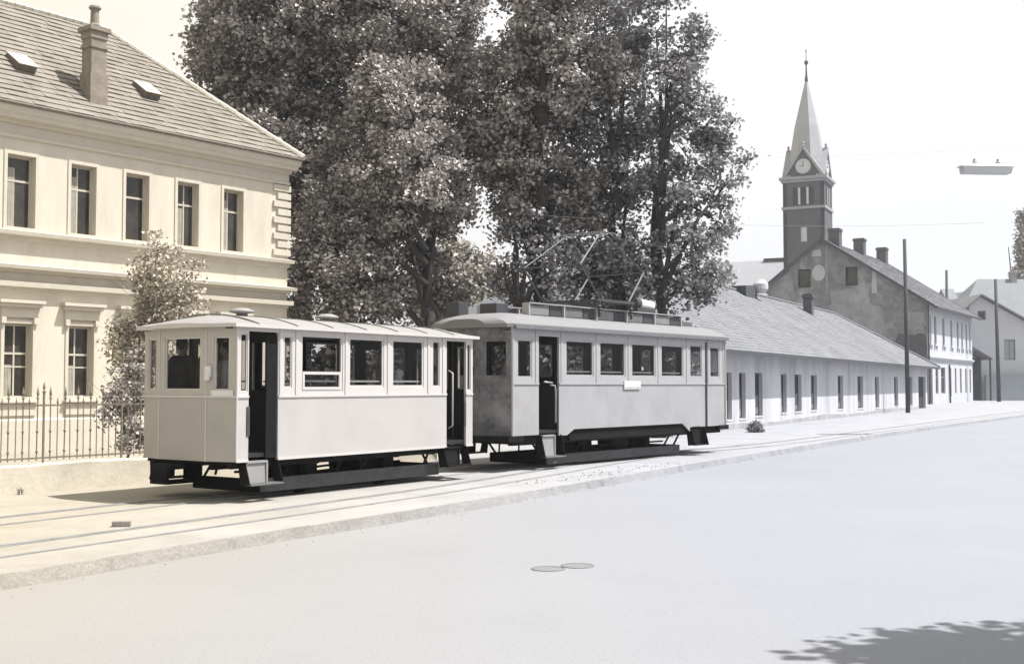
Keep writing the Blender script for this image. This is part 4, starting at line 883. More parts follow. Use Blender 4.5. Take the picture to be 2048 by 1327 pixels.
def person(label, loc, rz, sit=False, top='suit', bottom='suit', hair='short', scale=1., arm='down', group=None, parent_rot=0.):
    """faces local +x"""
    p = thing('person', label, 'person', loc, rz, group); p.scale = (scale,) * 3
    hz = .95 if not sit else .50; dz = hz - .95
    S = []; z = lambda v: v + dz
    S.append(('T', [(0, 0, z(.90)), (0, 0, z(1.02)), (-.01, 0, z(1.18)), (0, 0, z(1.36)), (0, 0, z(1.44))], [.14, .135, .125, .15, .07]))
    for s_ in (-1, 1):
        S.append(('T', [(0, s_ * .09, z(1.40)), (0, s_ * .17, z(1.41)), (0, s_ * .20, z(1.38))], [.07, .06, .05]))
        if arm == 'down': sh, el, wr = (0, s_ * .20, z(1.38)), (-.03, s_ * .25, z(1.11)), (.06, s_ * .25, z(.88))
        elif arm == 'lap': sh, el, wr = (0, s_ * .20, z(1.38)), (.02, s_ * .25, z(1.13)), (.26, s_ * .13, z(1.05))
        else: sh, el, wr = (0, s_ * .20, z(1.38)), ((.05, s_ * .27, z(1.16)) if s_ < 0 else (-.03, s_ * .25, z(1.11))), ((.22, s_ * .24, z(1.38)) if s_ < 0 else (.06, s_ * .25, z(.88)))
        S.append(('T', [sh, el, wr], [.052, .042, .028]))
        w = Vector(wr); d = (w - Vector(el)).normalized(); sd = Vector((0, 1, 0)) if abs(d.y) < .9 else Vector((1, 0, 0)); sd = (sd - d * sd.dot(d)).normalized() if arm != 'down' else Vector((1, 0, 0)); nn = d.cross(sd)
        pc = w + d * .05; S.append(('E', pc, (.028, .028, .04))); S.append(('T', [w, pc + d * .03], [.026, .032]))
        for q, ln in enumerate((.062, .072, .068, .052)):
            b_ = pc + d * .03 + sd * (-.030 + .020 * q); S.append(('T', [b_, b_ + d * ln * .6, b_ + d * ln * .9 + nn * ln * .45], [.0095, .009, .0075]))
        b_ = pc + sd * -.025; S.append(('T', [b_, b_ - sd * .03 + d * .02, b_ - sd * .035 + d * .05], [.012, .0105, .009]))
        if not sit: S.append(('T', [(0, s_ * .085, z(.92)), (.015, s_ * .09, .50), (-.01, s_ * .09, .09)], [.095, .06, .04]))
        else: S.append(('T', [(0, s_ * .085, z(.94)), (.42, s_ * .10, z(.96)), (.42, s_ * .10, .08)], [.09, .065, .045]))
        fx = 0 if not sit else .42; S.append(('T', [(fx - .06, s_ * .095, .05), (fx + .08, s_ * .10, .045), (fx + .17, s_ * .105, .03)], [.042, .042, .026]))
    S.append(('T', [(0, 0, z(1.40)), (.005, 0, z(1.50)), (.015, 0, z(1.56))], [.065, .055, .055]))
    S.append(('E', (.015, 0, z(1.655)), (.092, .075, .105))); S.append(('E', (.045, 0, z(1.60)), (.06, .055, .06)))
    S.append(('T', [(.10, 0, z(1.66)), (.122, 0, z(1.628))], [.012, .016])); S.append(('T', [(.095, -.02, z(1.592)), (.095, .02, z(1.592))], [.011, .011]))
    for s_ in (-1, 1): S.append(('E', (.005, s_ * .077, z(1.645)), (.018, .012, .03)))
    body = remesh_obj('body', 'skin', S, p)
    for s_ in (-1, 1): e = MB(); e.lathe((.096, s_ * .032, z(1.652)), [(.003, 0), (.010, .005), (.010, .010), (.003, .014)], 8); e.build('eye', 'hair', p)
    C_ = [('T', [(0, 0, z(.86)), (0, 0, z(1.02)), (-.01, 0, z(1.18)), (0, 0, z(1.36)), (0, 0, z(1.47))], [.165, .155, .145, .168, .068])]
    for s_ in (-1, 1):
        C_.append(('T', [(0, s_ * .09, z(1.40)), (0, s_ * .17, z(1.41)), (0, s_ * .20, z(1.37))], [.085, .078, .068]))
        if arm == 'down': el, wr = (-.03, s_ * .25, z(1.11)), (.05, s_ * .25, z(.91))
        elif arm == 'lap': el, wr = (.02, s_ * .25, z(1.13)), (.23, s_ * .145, z(1.06))
        else: el, wr = ((.05, s_ * .27, z(1.16)) if s_ < 0 else (-.03, s_ * .25, z(1.11))), ((.20, s_ * .243, z(1.35)) if s_ < 0 else (.05, s_ * .25, z(.91)))
        C_.append(('T', [(0, s_ * .20, z(1.38)), el, wr], [.068, .057, .042]))
    remesh_obj('jacket' if top == 'suit' else 'shirt', top, C_, p, .014)
    B_ = []
    for s_ in (-1, 1):
        if not sit: B_.append(('T', [(0, s_ * .08, z(.98)), (.015, s_ * .09, .50), (-.01, s_ * .09, .10)], [.115, .082, .072]))
        else: B_.append(('T', [(0, s_ * .08, z(.95)), (.43, s_ * .10, z(.97)), (.43, s_ * .10, .12)], [.11, .085, .07]))
    remesh_obj('trousers', bottom, B_, p, .014)
    if hair == 'short': remesh_obj('hair', 'hair', [('E', (-.012, 0, z(1.69)), (.095, .086, .09)), ('E', (-.045, 0, z(1.645)), (.062, .078, .075))], p, .01)
    elif hair == 'scarf': remesh_obj('headscarf', 'cloth_white', [('E', (-.008, 0, z(1.675)), (.103, .09, .105)), ('T', [(-.03, 0, z(1.62)), (-.07, 0, z(1.52)), (-.13, 0, z(1.42))], [.085, .085, .03]), ('T', [(.0, 0, z(1.56)), (.03, 0, z(1.50))], [.075, .06])], p, .01)
    else: remesh_obj('hair', 'hair', [('E', (-.012, 0, z(1.69)), (.098, .088, .092)), ('T', [(-.04, 0, z(1.66)), (-.06, 0, z(1.52))], [.085, .06])], p, .01)
    return p
def inT(O, A, x, y, z): return (O.x + x * math.cos(A) - y * math.sin(A), O.y + x * math.sin(A) + y * math.cos(A), z)
person('dark-haired man in a dark jacket seen from behind, leftmost at the trailer end window', inT(tO, tA, .28, .50, .72), tA + R(8), scale=1.0)
person('man in dark jacket, second from left behind the trailer end window', inT(tO, tA, .34, .02, .72), tA - R(25), scale=1.0)
person('person in a light grey shirt behind the right-hand pane of the trailer end', inT(tO, tA, .36, -.42, .72), tA + R(120), top='shirt_grey', scale=.95)
person('seated woman in a white headscarf at the third side window of the trailer', inT(tO, tA, 4.22, -.60, .70), tA, sit=True, top='shirt_grey', hair='scarf', arm='lap', scale=1.0)
person('dark-clothed conductor standing in the front doorway of the trailer', inT(tO, tA, 5.35, -.35, .72), tA - R(60), arm='up', scale=1.0)
person('bareheaded passenger standing far inside the trailer by the third window', inT(tO, tA, 4.62, .1, .72), tA + R(160), top='shirt_grey', hair='long', scale=.98)
person('passenger standing just inside the open rear door of the motor tram', inT(mO, mA, 1.3, .1, .80), mA - R(80), top='shirt_grey', scale=1.0)
person('passenger in a white blouse seated at the fourth side window of the motor tram', inT(mO, mA, 6.5, -.62, .78), mA, sit=True, top='cloth_white', hair='long', arm='lap')
person('passenger in grey seated at the third side window of the motor tram', inT(mO, mA, 5.62, -.60, .76), mA + R(180), sit=True, top='shirt_grey', arm='lap')

# ---------------------------------------------------------------- long low row house
rO = Vector((9.584, 47.44, 0)); rA = R(62); d0 = Vector((math.cos(rA), math.sin(rA), 0)); X0 = 9.; RL = 45.4 + X0
rh = thing('row_house', 'long low white plastered house with tall narrow openings and a pale tiled hip roof', 'house', rO - d0 * X0, rA)
op = [(-7.4, -6.5, .55, 2.2), (-5.0, -4.1, .55, 2.2), (-3.0, -2.35, .4, 2.2), (-1.42, -.55, .4, 2.2), (.75, 1.85, .45, 2.22), (4.75, 5.66, .5, 2.2), (7.05, 8.3, .5, 2.2), (10.1, 11.3, .5, 2.18), (15.8, 17.1, .45, 2.2), (20.7, 22.2, .4, 2.2), (25.7, 26.95, .35, 2.2), (31.9, 33.3, .35, 2.22), (37.3, 38.9, .3, 2.25), (41.4, 44.6, -.02, 2.3)]
OP = [(a + X0, b + X0, c, d) for a, b, c, d in op]
w = MB(); w.wall(0, RL, -.05, 3.12, .4, OP); w.M = Mseg((RL, .4), (RL, 11.2)); w.wall(0, 10.8, -.05, 3.12, .4, []); w.M = Mseg((0, 11.2), (0, .4)); w.wall(0, 10.8, -.05, 3.12, .4, []); w.M = Mseg((RL, 11.2), (0, 11.2)); w.wall(0, RL, -.05, 3.12, .4, [])
w.build('wall', 'plaster_row', rh)
mat('grime', (.50, .50, .52), .95, .2, 1.2, .5, fine=.12, stain=((.33, .33, .35), 1.1, .45, .65, .8))
xx = 0; segs = [q for q in OP if q[2] < .1]
pl = MB(); n_ = 220; XE = segs[0][0] if segs else RL
for i in range(n_):
    a, b = XE * i / n_, XE * (i + 1) / n_; h_ = lambda x: .2 + .05 * math.sin(x * .37) + .03 * math.sin(x * 1.3 + 1) * math.sin(x * .5) + .015 * math.sin(x * 7.1) * math.sin(x * 2.3)
    pl.add([(a, -.035, -.05), (b, -.035, -.05), (b, -.02, h_(b)), (a, -.02, h_(a)), (b, 0, h_(b) + .01), (a, 0, h_(a) + .01)], [(0, 1, 2, 3), (3, 2, 4, 5)])
pl.build('plinth', 'grime', rh)
for i, (a, b, c, d) in enumerate(OP):
    y = .16; dm = 'dark_wood'
    if i == len(OP) - 1:
        o = MB(); o.box((a, y, c), (b, y + .06, d)); 
        for k in range(9): o.box((a + .1 + k * .34, y - .02, c + .05), (a + .13 + k * .34, y, d - .05))
        o.build('door', dm, rh); continue
    o = MB(); o.frame(a, b, c, d, .08, y, y + .06, trans=[c + .85], mull=[((a + b) / 2, c + .85, d - .08)] if i % 2 else []); o = o.build('window', 'dark_wood', rh)
    p_ = MB(); p_.box((a + .07, y + .02, c + .85), (b - .07, y + .03, d - .07)); p_.build('pane', 'dark_glass', o)
    p_ = MB(); p_.box((a + .07, y + .015, c + .07), (b - .07, y + .035, c + .82)); p_.build('lower_board', 'mid_wood', o)
    p_ = MB(); p_.box((a - .03, -.025, c - .06), (b + .03, .2, c - .002)); p_.build('sill', 'plaster_row', o)
rf_ = MB(); e = .78; zE = 3.0; zR = 6.9; Dd = 5.6
tiled(rf_, (-e, -e, zE), (RL + e, -e, zE), (RL - Dd, Dd, zR), (Dd, Dd, zR), 30, .4, .014, .008)
tiled(rf_, (RL + e, -e, zE), (RL + e, 11.2 + e, zE), (RL - Dd, Dd + .01, zR), (RL - Dd, Dd, zR), 30, .4, .014, .008)
rf_.add([(-e, -e, zE), (Dd, Dd, zR), (-e, 11.2 + e, zE)], [(0, 1, 2)]); rf_.add([(-e, 11.2 + e, zE), (Dd, Dd, zR), (RL - Dd, Dd, zR), (RL + e, 11.2 + e, zE)], [(0, 1, 2, 3)])
rf_.add([(-e, -e, zE - .02), (RL + e, -e, zE - .02), (RL + e, 11.2 + e, zE - .02), (-e, 11.2 + e, zE - .02)], [(0, 1, 2, 3)])
rr = rf_.build('roof', 'tile_pale', rh)
fb = MB(); fb.box((-e, -e - .05, zE - .14), (RL + e, -e - .012, zE + .01)); fb.build('fascia', 'dark_wood', rr)
cap = MB(); capline((Dd, Dd, zR + .02), (RL - Dd, Dd, zR + .02), 80); capline((RL + e, -e, zE + .04), (RL - Dd, Dd, zR + .02), 22); cap.build('ridge_tiles', 'tile_pale', rr)
def small_chimney(par, x, y, z0, z1, w=.6, m='church_brick', d=None):
    c = MB(); d = d or w; c.box((x - w / 2, y - d / 2, z0), (x + w / 2, y + d / 2, z1 - .25)); c.box((x - w / 2 - .08, y - d / 2 - .08, z1 - .25), (x + w / 2 + .08, y + d / 2 + .08, z1 - .1)); c.box((x - w / 2 - .02, y - d / 2 - .02, z1 - .1), (x + w / 2 + .02, y + d / 2 + .02, z1))
    return c.build('chimney', m, par)
small_chimney(rr, X0 + 28.5, 4.6, 5.6, 7.5, .55)
c = MB(); c.tube([(X0 + 12.6, 5.6, 6.6), (X0 + 12.4, 5.6, 8.2)], .07, 8); c.build('stove_pipe', 'dark_metal', rr)
c = MB(); c.prism([(X0 + 16.4, 5.0, 6.3), (X0 + 18.4, 5.0, 6.3), (X0 + 18.4, 5.0, 7.3), (X0 + 16.2, 5.0, 7.15)], (0, 1.2, 0)); c.build('dormer', 'dark_wood', rr)
c = MB(); c.lathe((X0 + 18.6, 4.85, 6.9), [(.3, 0), (.42, .2), (.42, .5), (.2, .75)], 14); c.build('roof_cowl', 'plaster_white', rr)

# ---------------------------------------------------------------- gabled house
gO = Vector((36.48, 103.09, 0)); gA = R(59); GL = 21.8; GW = 14.45
gh = thing('gabled_house', 'weathered two-storey house with peeling stained gable wall rising behind the low row', 'house', gO, gA)
def house_end(mb, x, th, prof, holes):   # gable wall in y-z plane at x, with rectangular holes, polygonal top, built in strips
    ys = sorted({p[0] for p in prof} | {h[0] for h in holes} | {h[1] for h in holes})
    def top(y):
        for (a, za), (b, zb) in zip(prof, prof[1:]):
            if a <= y <= b: return za + (zb - za) * (y - a) / (b - a)
    for a, b in zip(ys, ys[1:]):
        cuts = [0]; m_ = (a + b) / 2; hs_ = sorted([h for h in holes if h[0] < m_ < h[1]], key=lambda h: h[2]); z = -.05
        for h in hs_: mb.add([(x, a, z), (x, b, z), (x, b, h[2]), (x, a, h[2])], [(0, 1, 2, 3)]); mb.box((x, a, h[2] - .001), (x + th, b, h[2] - .002)); z = h[3]
        mb.add([(x, a, z), (x, b, z), (x, b, top(b)), (x, a, top(a))], [(0, 1, 2, 3)])
    for h in holes:
        a, b, c, d = h; mb.add([(x, a, c), (x + th, a, c), (x + th, a, d), (x, a, d)], [(0, 1, 2, 3)]); mb.add([(x, b, c), (x + th, b, c), (x + th, b, d), (x, b, d)], [(3, 2, 1, 0)])
        mb.add([(x, a, c), (x, b, c), (x + th, b, c), (x + th, a, c)], [(0, 1, 2, 3)]); mb.add([(x, a, d), (x, b, d), (x + th, b, d), (x + th, a, d)], [(3, 2, 1, 0)])
prof = [(0, 9.05), (9.17, 15.0), (GW, 10.9)]
gh_holes = [(10.3, 11.5, 10.7, 12.4), (6.0, 7.1, 10.7, 12.4), (.35, 1.6, 4.0, 5.9)]
w = MB(); house_end(w, 0, .3, prof, gh_holes); w.build('gable_wall', 'plaster_old', gh)
for h in gh_holes:
    o = MB(); o.M = Mseg((.12, h[1]), (.12, h[0])); o.frame(0, h[1] - h[0], h[2], h[3], .09, 0, .06); o = o.build('window', 'iron_dark', gh)
    p_ = MB(); p_.box((.19, h[0], h[2]), (.2, h[1], h[3])); p_.build('pane', 'dark_glass', o)
def patch(pts, m, d=.012):
    q = MB(); q.prism([(-.001, y, z) for y, z in pts], (-d, 0, 0)); return q.build('plaster_patch', m, gh)
mat('patch_light', (.40, .405, .43), .95, .2, 1.2, .4, fine=.1, stain=((.24, .245, .265), .5, .5, .65, .8))
mat('patch_pale', (.62, .63, .66), .95, .1, 1.2, .3); mat('patch_dark', (.13, .135, .15), .95, .25, .8, .3, stain=((.25, .26, .28), .5, .55, .7, .8))
def rag(pts, k=6, a=.22):
    out = []
    for (p0, p1) in zip(pts, pts[1:] + pts[:1]):
        for i in range(k): t_ = i / k; out.append((p0[0] + (p1[0] - p0[0]) * t_ + random.uniform(-a, a) * (i > 0), p0[1] + (p1[1] - p0[1]) * t_ + random.uniform(-a, a) * (i > 0)))
    return out
patch(rag([(2.6, 3.2), (13.9, 3.2), (13.9, 9.2), (9.5, 8.8), (6.6, 9.6), (3.8, 8.4)]), 'patch_light')
patch(rag([(.2, 6.1), (.2, .3), (3.6, .3), (3.4, 3.2), (2.5, 6.3)], 5, .15)[:25], 'patch_dark')
patch([(9.55 + .62 * math.cos(t_ * .5236), 12.0 + .75 * math.sin(t_ * .5236)) for t_ in range(12)], 'patch_pale', .02)
patch(rag([(9.3, 13.5), (10.2, 13.5), (10.1, 14.1), (9.4, 14.2)], 3, .06), 'patch_pale', .02)
patch([(8.72, 9.6), (8.9, 9.6), (8.9, 14.6), (8.72, 14.5)], 'patch_light', .03)
patch(rag([(11.9, 9.6), (13.9, 9.6), (13.9, 11.0), (12.2, 12.3)], 4, .12), 'patch_light', .014)
patch(rag([(4.3, 9.9), (4.75, 9.9), (4.75, 11.9), (4.35, 11.9)], 3, .04), 'patch_pale', .016)
patch(rag([(6.3, 8.9), (8.4, 8.8), (8.5, 10.3), (6.5, 10.4)], 4, .12), 'patch_light', .015)
patch(rag([(.4, 6.5), (1.8, 6.6), (1.9, 8.2), (.3, 8.0)], 4, .12), 'patch_light', .015)
q = MB(); q.box((-.9, 14.5, 6), (.4, 15.3, 9.6)); q.prism([(-1.2, 14.3, 9.6), (-1.2, 15.9, 9.3), (-1.2, 15.9, 9.45), (-1.2, 14.3, 9.8)], (2, 0, 0)); q.build('side_lean_to', 'dark_wood', gh)
uph = [(1.0, 1.7), (2.9, 3.9), (6.6, 7.6), (10.4, 11.3), (13.6, 14.5), (15.9, 16.7), (18.2, 19.0), (20.2, 20.9)]
GH = [(a, b, 5.35, 7.85) for a, b in uph] + [(.8, 1.9, 0, 3.2), (3.2, 4.4, .9, 3.3), (5.6, 7.6, 0.9, 3.3), (9.6, 10.5, .6, 3.3), (12.2, 13.0, .9, 3.3), (14.8, 15.7, .9, 3.3), (17.6, 18.4, .9, 3.3), (20.0, 20.8, .9, 3.3)]
w = MB(); w.wall(.002, GL, -.05, 9.05, .35, GH); w.M = Mseg((GL, .35), (GL, GW)); w.wall(0, GW - .35, -.05, 9.05, .3, []); w.M = Mseg((GL, GW), (.002, GW)); w.wall(0, GL, -.05, 10.9, .3, [])
w.build('street_wall', 'plaster_white', gh)
w = MB(); w.prism([(GL, .35, 9.05), (GL, 9.17, 15.0), (GL, GW, 10.9), (GL, GW, 9.05)], (-.3, 0, 0)); w.build('rear_gable_wall', 'plaster_old', gh)
for a, b, c, d in GH:
    o = MB(); o.frame(a, b, c, d, .09, .14, .2, trans=[c + (d - c) * .62], mull=[((a + b) / 2, c + .05, d - .05)]); o = o.build('window', 'mid_wood', gh)
    p_ = MB(); p_.box((a + .06, .165, c + .06), (b - .06, .175, d - .06)); p_.build('pane', 'dark_glass', o)
    if c > 5: p_ = MB(); p_.box((a - .12, -.14, c - .14), (b + .12, .14, c - .002)); p_.box((a - .05, -.09, c - .5), (a + .08, 0, c - .14)); p_.box((b - .08, -.09, c - .5), (b + .05, 0, c - .14)); p_.build('sill', 'plaster_white', o)
c = MB(); c.box((0, -.16, 3.95), (GL, -.002, 4.25)); c.box((0, -.24, 4.12), (GL, -.161, 4.22)); c.build('string_course', 'plaster_white', gh)
c = MB(); c.tube([(-.12, -.12, 0), (-.12, -.12, 8.9)], .08, 8); c.tube([(9.2, -.12, 0), (9.0, -.12, 3.6)], .08, 8); c.build('downpipe', 'dark_metal', gh)
rf_ = MB(); o_ = .55; s1 = (15.0 - 9.05) / 9.17; s2 = (15.0 - 10.9) / (GW - 9.17)
tiled(rf_, (-o_, -o_ - .3, 9.12 - (o_ + .3) * s1), (GL + o_, -o_ - .3, 9.12 - (o_ + .3) * s1), (GL + o_, 9.17, 15.15), (-o_, 9.17, 15.15), 26, .6, .05, .02)
tiled(rf_, (GL + o_, GW + .6, 11.05 - .6 * s2), (-o_, GW + .6, 11.05 - .6 * s2), (-o_, 9.17, 15.15), (GL + o_, 9.17, 15.15), 14, .6, .05, .02)
for (ya, za, yb, zb) in ((-o_ - .3, 9.12 - (o_ + .3) * s1, 9.17, 15.15), (GW + .6, 11.05 - .6 * s2, 9.17, 15.15)):
    rf_.add([(-o_, ya, za - .16), (GL + o_, ya, za - .16), (GL + o_, yb, zb - .16), (-o_, yb, zb - .16)], [(0, 1, 2, 3)])
gr = rf_.build('roof', 'tile_pale', gh)
for (ya, za, yb, zb) in ((-o_ - .3, 9.12 - (o_ + .3) * s1, 9.17, 15.15), (GW + .6, 11.05 - .6 * s2, 9.17, 15.15)):
    for x in (-o_ - .04, GL + o_): vb = MB(); vb.prism([(x, ya, za - .2), (x, yb, zb - .2), (x, yb, zb + .06), (x, ya, za + .06)], (.038, 0, 0)); vb.build('verge_board', 'dark_wood', gr)
vb = MB(); ye = -o_ - .3; vb.box((-o_, ye - .16, 9.12 - (o_ + .3) * s1 - .18), (GL + o_, ye - .01, 9.12 - (o_ + .3) * s1 - .02)); vb.build('gutter', 'dark_metal', gr)
for x in (2.4, 11.2, 20.4): small_chimney(gr, x, 9.17 - .5, 13.8, 16.3, 1.0, 'church_brick')

# ---------------------------------------------------------------- pale house at right, porch, garden wall
wh = thing('white_house', 'pale plastered gabled house at the right edge with one small and one large window', 'house', (49.9, 128, 0))
Wd = 9.0; prof = [(0, 10.3), (1.2, 11.3), (6.6, 8.3), (Wd, 6.9)]
w = MB()
HH = [(.9, 1.8, 8.75, 9.75), (3.75, 4.95, 4.4, 6.6)]
# front wall (faces -y)
def front(mb, prof, holes):
    xs = sorted({p[0] for p in prof} | {h[0] for h in holes} | {h[1] for h in holes})
    def top(y):
        for (a, za), (b, zb) in zip(prof, prof[1:]):
            if a <= y <= b: return za + (zb - za) * (y - a) / (b - a)
    for a, b in zip(xs, xs[1:]):
        z = 0; m_ = (a + b) / 2
        for h in sorted([h for h in holes if h[0] < m_ < h[1]], key=lambda h: h[2]): mb.add([(a, 0, z), (b, 0, z), (b, 0, h[2]), (a, 0, h[2])], [(0, 1, 2, 3)]); z = h[3]
        mb.add([(a, 0, z), (b, 0, z), (b, 0, top(b)), (a, 0, top(a))], [(0, 1, 2, 3)])
    for a, b, c, d in holes:
        mb.add([(a, 0, c), (a, .25, c), (a, .25, d), (a, 0, d)], [(3, 2, 1, 0)]); mb.add([(b, 0, c), (b, .25, c), (b, .25, d), (b, 0, d)], [(0, 1, 2, 3)]); mb.add([(a, 0, c), (b, 0, c), (b, .25, c), (a, .25, c)], [(0, 1, 2, 3)])
front(w, prof, HH); w.add([(0, 0, 0), (0, 12, 0), (0, 12, 10.3), (0, 0, 10.3)], [(3, 2, 1, 0)]); w.add([(Wd, 0, 0), (Wd, 12, 0), (Wd, 12, 6.9), (Wd, 0, 6.9)], [(0, 1, 2, 3)]); w.build('wall', 'plaster_white', wh)
for a, b, c, d in HH:
    o = MB(); o.frame(a, b, c, d, .1, .1, .18, mull=[((a + b) / 2, c, d)] if d - c > 1.5 else []); o = o.build('window', 'mid_wood', wh); p_ = MB(); p_.box((a, .14, c), (b, .15, d)); p_.build('pane', 'dark_glass' if d - c < 1.5 else 'plaster_blue', o)
rf_ = MB()
for (a, za), (b, zb) in (((-.6, 9.85), (1.2, 11.4)), ((1.2, 11.4), (Wd + .5, 6.75))): rf_.prism([(a, -.5, za), (b, -.5, zb), (b, -.5, zb + .18), (a, -.5, za + .18)], (0, 13, 0))
rf_.build('roof', 'tile_pale', wh)
bh = thing('rear_house', 'blue grey roofed house standing behind the pale gabled house', 'house', (53.0, 139, 0))
w = MB(); w.box((0, 0, 0), (22, 9, 9.6)); w.build('wall', 'plaster_blue', bh)
rf_ = MB(); rf_.prism([(-.5, -.6, 9.2), (-.5, 4.5, 13.4), (-.5, 9.6, 9.2)], (1.5, 0, 0)); rf_.add([(-.5, -.6, 9.25), (22.5, -.6, 9.25), (22.5, 4.5, 14.6), (4, 4.5, 14.6)], [(0, 1, 2, 3)]); rf_.add([(-.5, 9.6, 9.25), (22.5, 9.6, 9.25), (22.5, 4.5, 14.6), (4, 4.5, 14.6)], [(3, 2, 1, 0)]); rf_.add([(-.5, -.6, 9.25), (4, 4.5, 14.6), (-.5, 9.6, 9.25)], [(0, 1, 2)])
mat('slate', (.30, .32, .345), .9, .1, .4, .2); br = rf_.build('roof', 'slate', bh); small_chimney(br, 8.3, 4.4, 14.0, 15.5, .7, 'church_stone')
for k in (2.5, 7.5): o = MB(); o.frame(k, k + 1.2, 5, 7, .1, -.06, -.01); o.build('window', 'mid_wood', bh)
# porch
po = thing('porch_shed', 'small open lean-to porch with dark opening between the two-storey house and the pale house', 'shed', (48.6, 124.6, 0))
w = MB(); w.box((0, 1.2, 0), (.12, 3, 4.6)); w.box((0, 2.9, 0), (2.2, 3, 4.6)); w.build('wall', 'dark_wood', po)
w = MB(); w.prism([(-.3, -.2, 5.9), (2.3, -.2, 4.35), (2.3, -.2, 4.5), (-.3, -.2, 6.05)], (0, 3.4, 0)); w.build('roof', 'tile_pale', po)
for x in (1.0, 2.05): w = MB(); w.box((x, 0, 0), (x + .14, .14, 4.6)); w.build('porch_post', 'dark_wood', po)
gw = MB(); gw.box((51.0, 126.6, -.05), (75, 126.9, 2.6)); gw.box((51.0, 126.55, 2.6), (75, 126.95, 2.7)); tag(gw.build('garden_wall', 'plaster_blue'), 'blue grey garden wall along the foot of the pale house', 'wall')

# ---------------------------------------------------------------- church
cA = R(90 - 25.9); cO = at(1652, 700, 150); cO.z = 0
# local: +x runs back along the right face; -x end (front face) spans +y (left)
ch = thing('church', 'brick church with tall pale spire, clock gable and light nave roof', 'church', cO, cA)
W5 = 5.3; zc = 28.4; zs = 24.65
def tower_face(mb, A, B, holes, z0, z1): mb.M = Mseg(A, B); mb.wall(0, W5, z0, z1, .5, holes); mb.M = Matrix.Identity(4)
fcs = [((0, W5), (0, 0)), ((0, 0), (W5, 0)), ((W5, 0), (W5, W5)), ((W5, W5), (0, W5))]
cx = W5 / 2; bel = [(cx - 1.35, cx - .75, 25.0, 27.2), (cx - .32, cx + .32, 25.0, 27.2), (cx + .75, cx + 1.35, 25.0, 27.2)]; lowh = [(cx - .45, cx + .45, 20.1, 22.1)]
w = MB()
for A, B in fcs: tower_face(w, A, B, bel + lowh, 0, zc)
w.build('tower', 'church_brick', ch)
w = MB()
for z0_, z1_, q in ((zs - .25, zs + .1, .16), (zc - .5, zc - .15, .2), (zc - .15, zc + .2, .42)):
    w.box((-q, -q, z0_), (W5 + q, W5 + q, z1_))
w.build('cornice', 'church_stone', ch)
for A, B in fcs:
    Mx = Mseg(A, B)
    for a, b, c, d in bel: o = MB(); o.M = Mx; o.box((a, .25, c), (b, .3, d)); [o.box((a, .18, c + .25 * k), (b, .25, c + .25 * k + .06)) for k in range(9)]; o.build('louvre', 'dark_wood', ch)
    for x in (cx - .535, cx + .535): o = MB(); o.M = Mx; o.box((x - .13, -.05, 25.0), (x + .13, .1, 27.2)); o.build('belfry_column', 'clock_white', ch)
    a, b, c, d = lowh[0]; o = MB(); o.M = Mx; o.frame(a, b, c, d, .1, .1, .2); o = o.build('window', 'church_stone', ch); p_ = MB(); p_.M = Mx; p_.box((a, .15, c), (b, .16, d)); p_.build('pane', 'clock_white', o)
    # gable
    g = MB(); g.M = Mx @ Matrix.Translation((0, .12, 0)); g.prism([(.15, 0, zc + .2), (W5 - .15, 0, zc + .2), (cx, 0, zc + 4.0)], (0, .8, 0)); gb = g.build('gable', 'church_brick', ch)
    g = MB(); g.M = Mx
    for s_ in (-1, 1): g.prism([(cx + s_ * (cx + .1), -.08, zc + .2), (cx, -.08, zc + 4.25), (cx, -.08, zc + 3.8), (cx + s_ * (cx - .3), -.08, zc + .2)], (0, 1.1, 0))
    g.lathe((cx, .2, zc + 4.1), [(.12, 0), (.2, .2), (.1, .35), (.2, .5), (.02, .8)], 10); g.build('gable_coping', 'church_stone', gb)
    ck = MB(); ck.M = Mx @ Matrix.Translation((cx, .12, zc + 1.55)) @ Matrix.Rotation(R(90), 4, 'X'); ck.lathe((0, 0, .0), [(.98, 0), (.98, .1), (.92, .12)], 32); ck = ck.build('clock_face', 'clock_white', gb)
    hd = MB(); hd.M = Mx @ Matrix.Translation((cx, -.03, zc + 1.55)); hd.bar((0, 0, 0), (0, 0, .75), .07, .03); hd.bar((0, 0, 0), (-.5, 0, .12), .1, .03)
    hd.build('clock_hand', 'dark_metal', ck)
    nm = MB(); nm.M = Mx @ Matrix.Translation((cx, -.02, zc + 1.55))
    for k in range(12): t_ = k * math.pi / 6; nm.bar((.72 * math.sin(t_), 0, .72 * math.cos(t_)), (.86 * math.sin(t_), 0, .86 * math.cos(t_)), .07, .03)
    nm.build('hour_marks', 'dark_metal', ck)
sp_ = MB(); vs_ = []; n_ = 8; sp_.M = Matrix.Translation((cx, cx, 0)) @ Matrix.Rotation(R(22.5), 4, 'Z')
sp_.lathe((0, 0, 0), [(2.75, zc + .15), (2.45, zc + 2), (1.6, zc + 7.2), (.12, 41.9)], 8); so_ = sp_.build('spire', 'spire_metal', ch)
fi = MB(); fi.lathe((cx, cx, 41.6), [(.22, 0), (.2, .4), (.12, 1.0), (.08, 2.2), (.26, 2.45), (.26, 2.7), (.05, 2.95), (.03, 4.4)], 10); fi.box((cx - .4, cx - .04, 45.6), (cx + .4, cx + .04, 45.7)); fi.build('finial', 'dark_metal', so_)
# nave: runs left of the tower
w = MB(); w.box((3, W5, 0), (17, W5 + 22, 11.5)); w.build('nave_wall', 'church_brick', ch)
w = MB(); w.prism([(2.2, W5 + .02, 11.3), (17.8, W5 + .02, 11.3), (10, W5 + .02, 19.0)], (0, 23, 0)); nv = w.build('nave_roof', 'nave_roof', ch)
w = MB(); w.box((9.7, W5 + .0, 18.85), (10.3, W5 + 5, 19.25)); w.build('ridge_cap', 'dark_metal', nv)

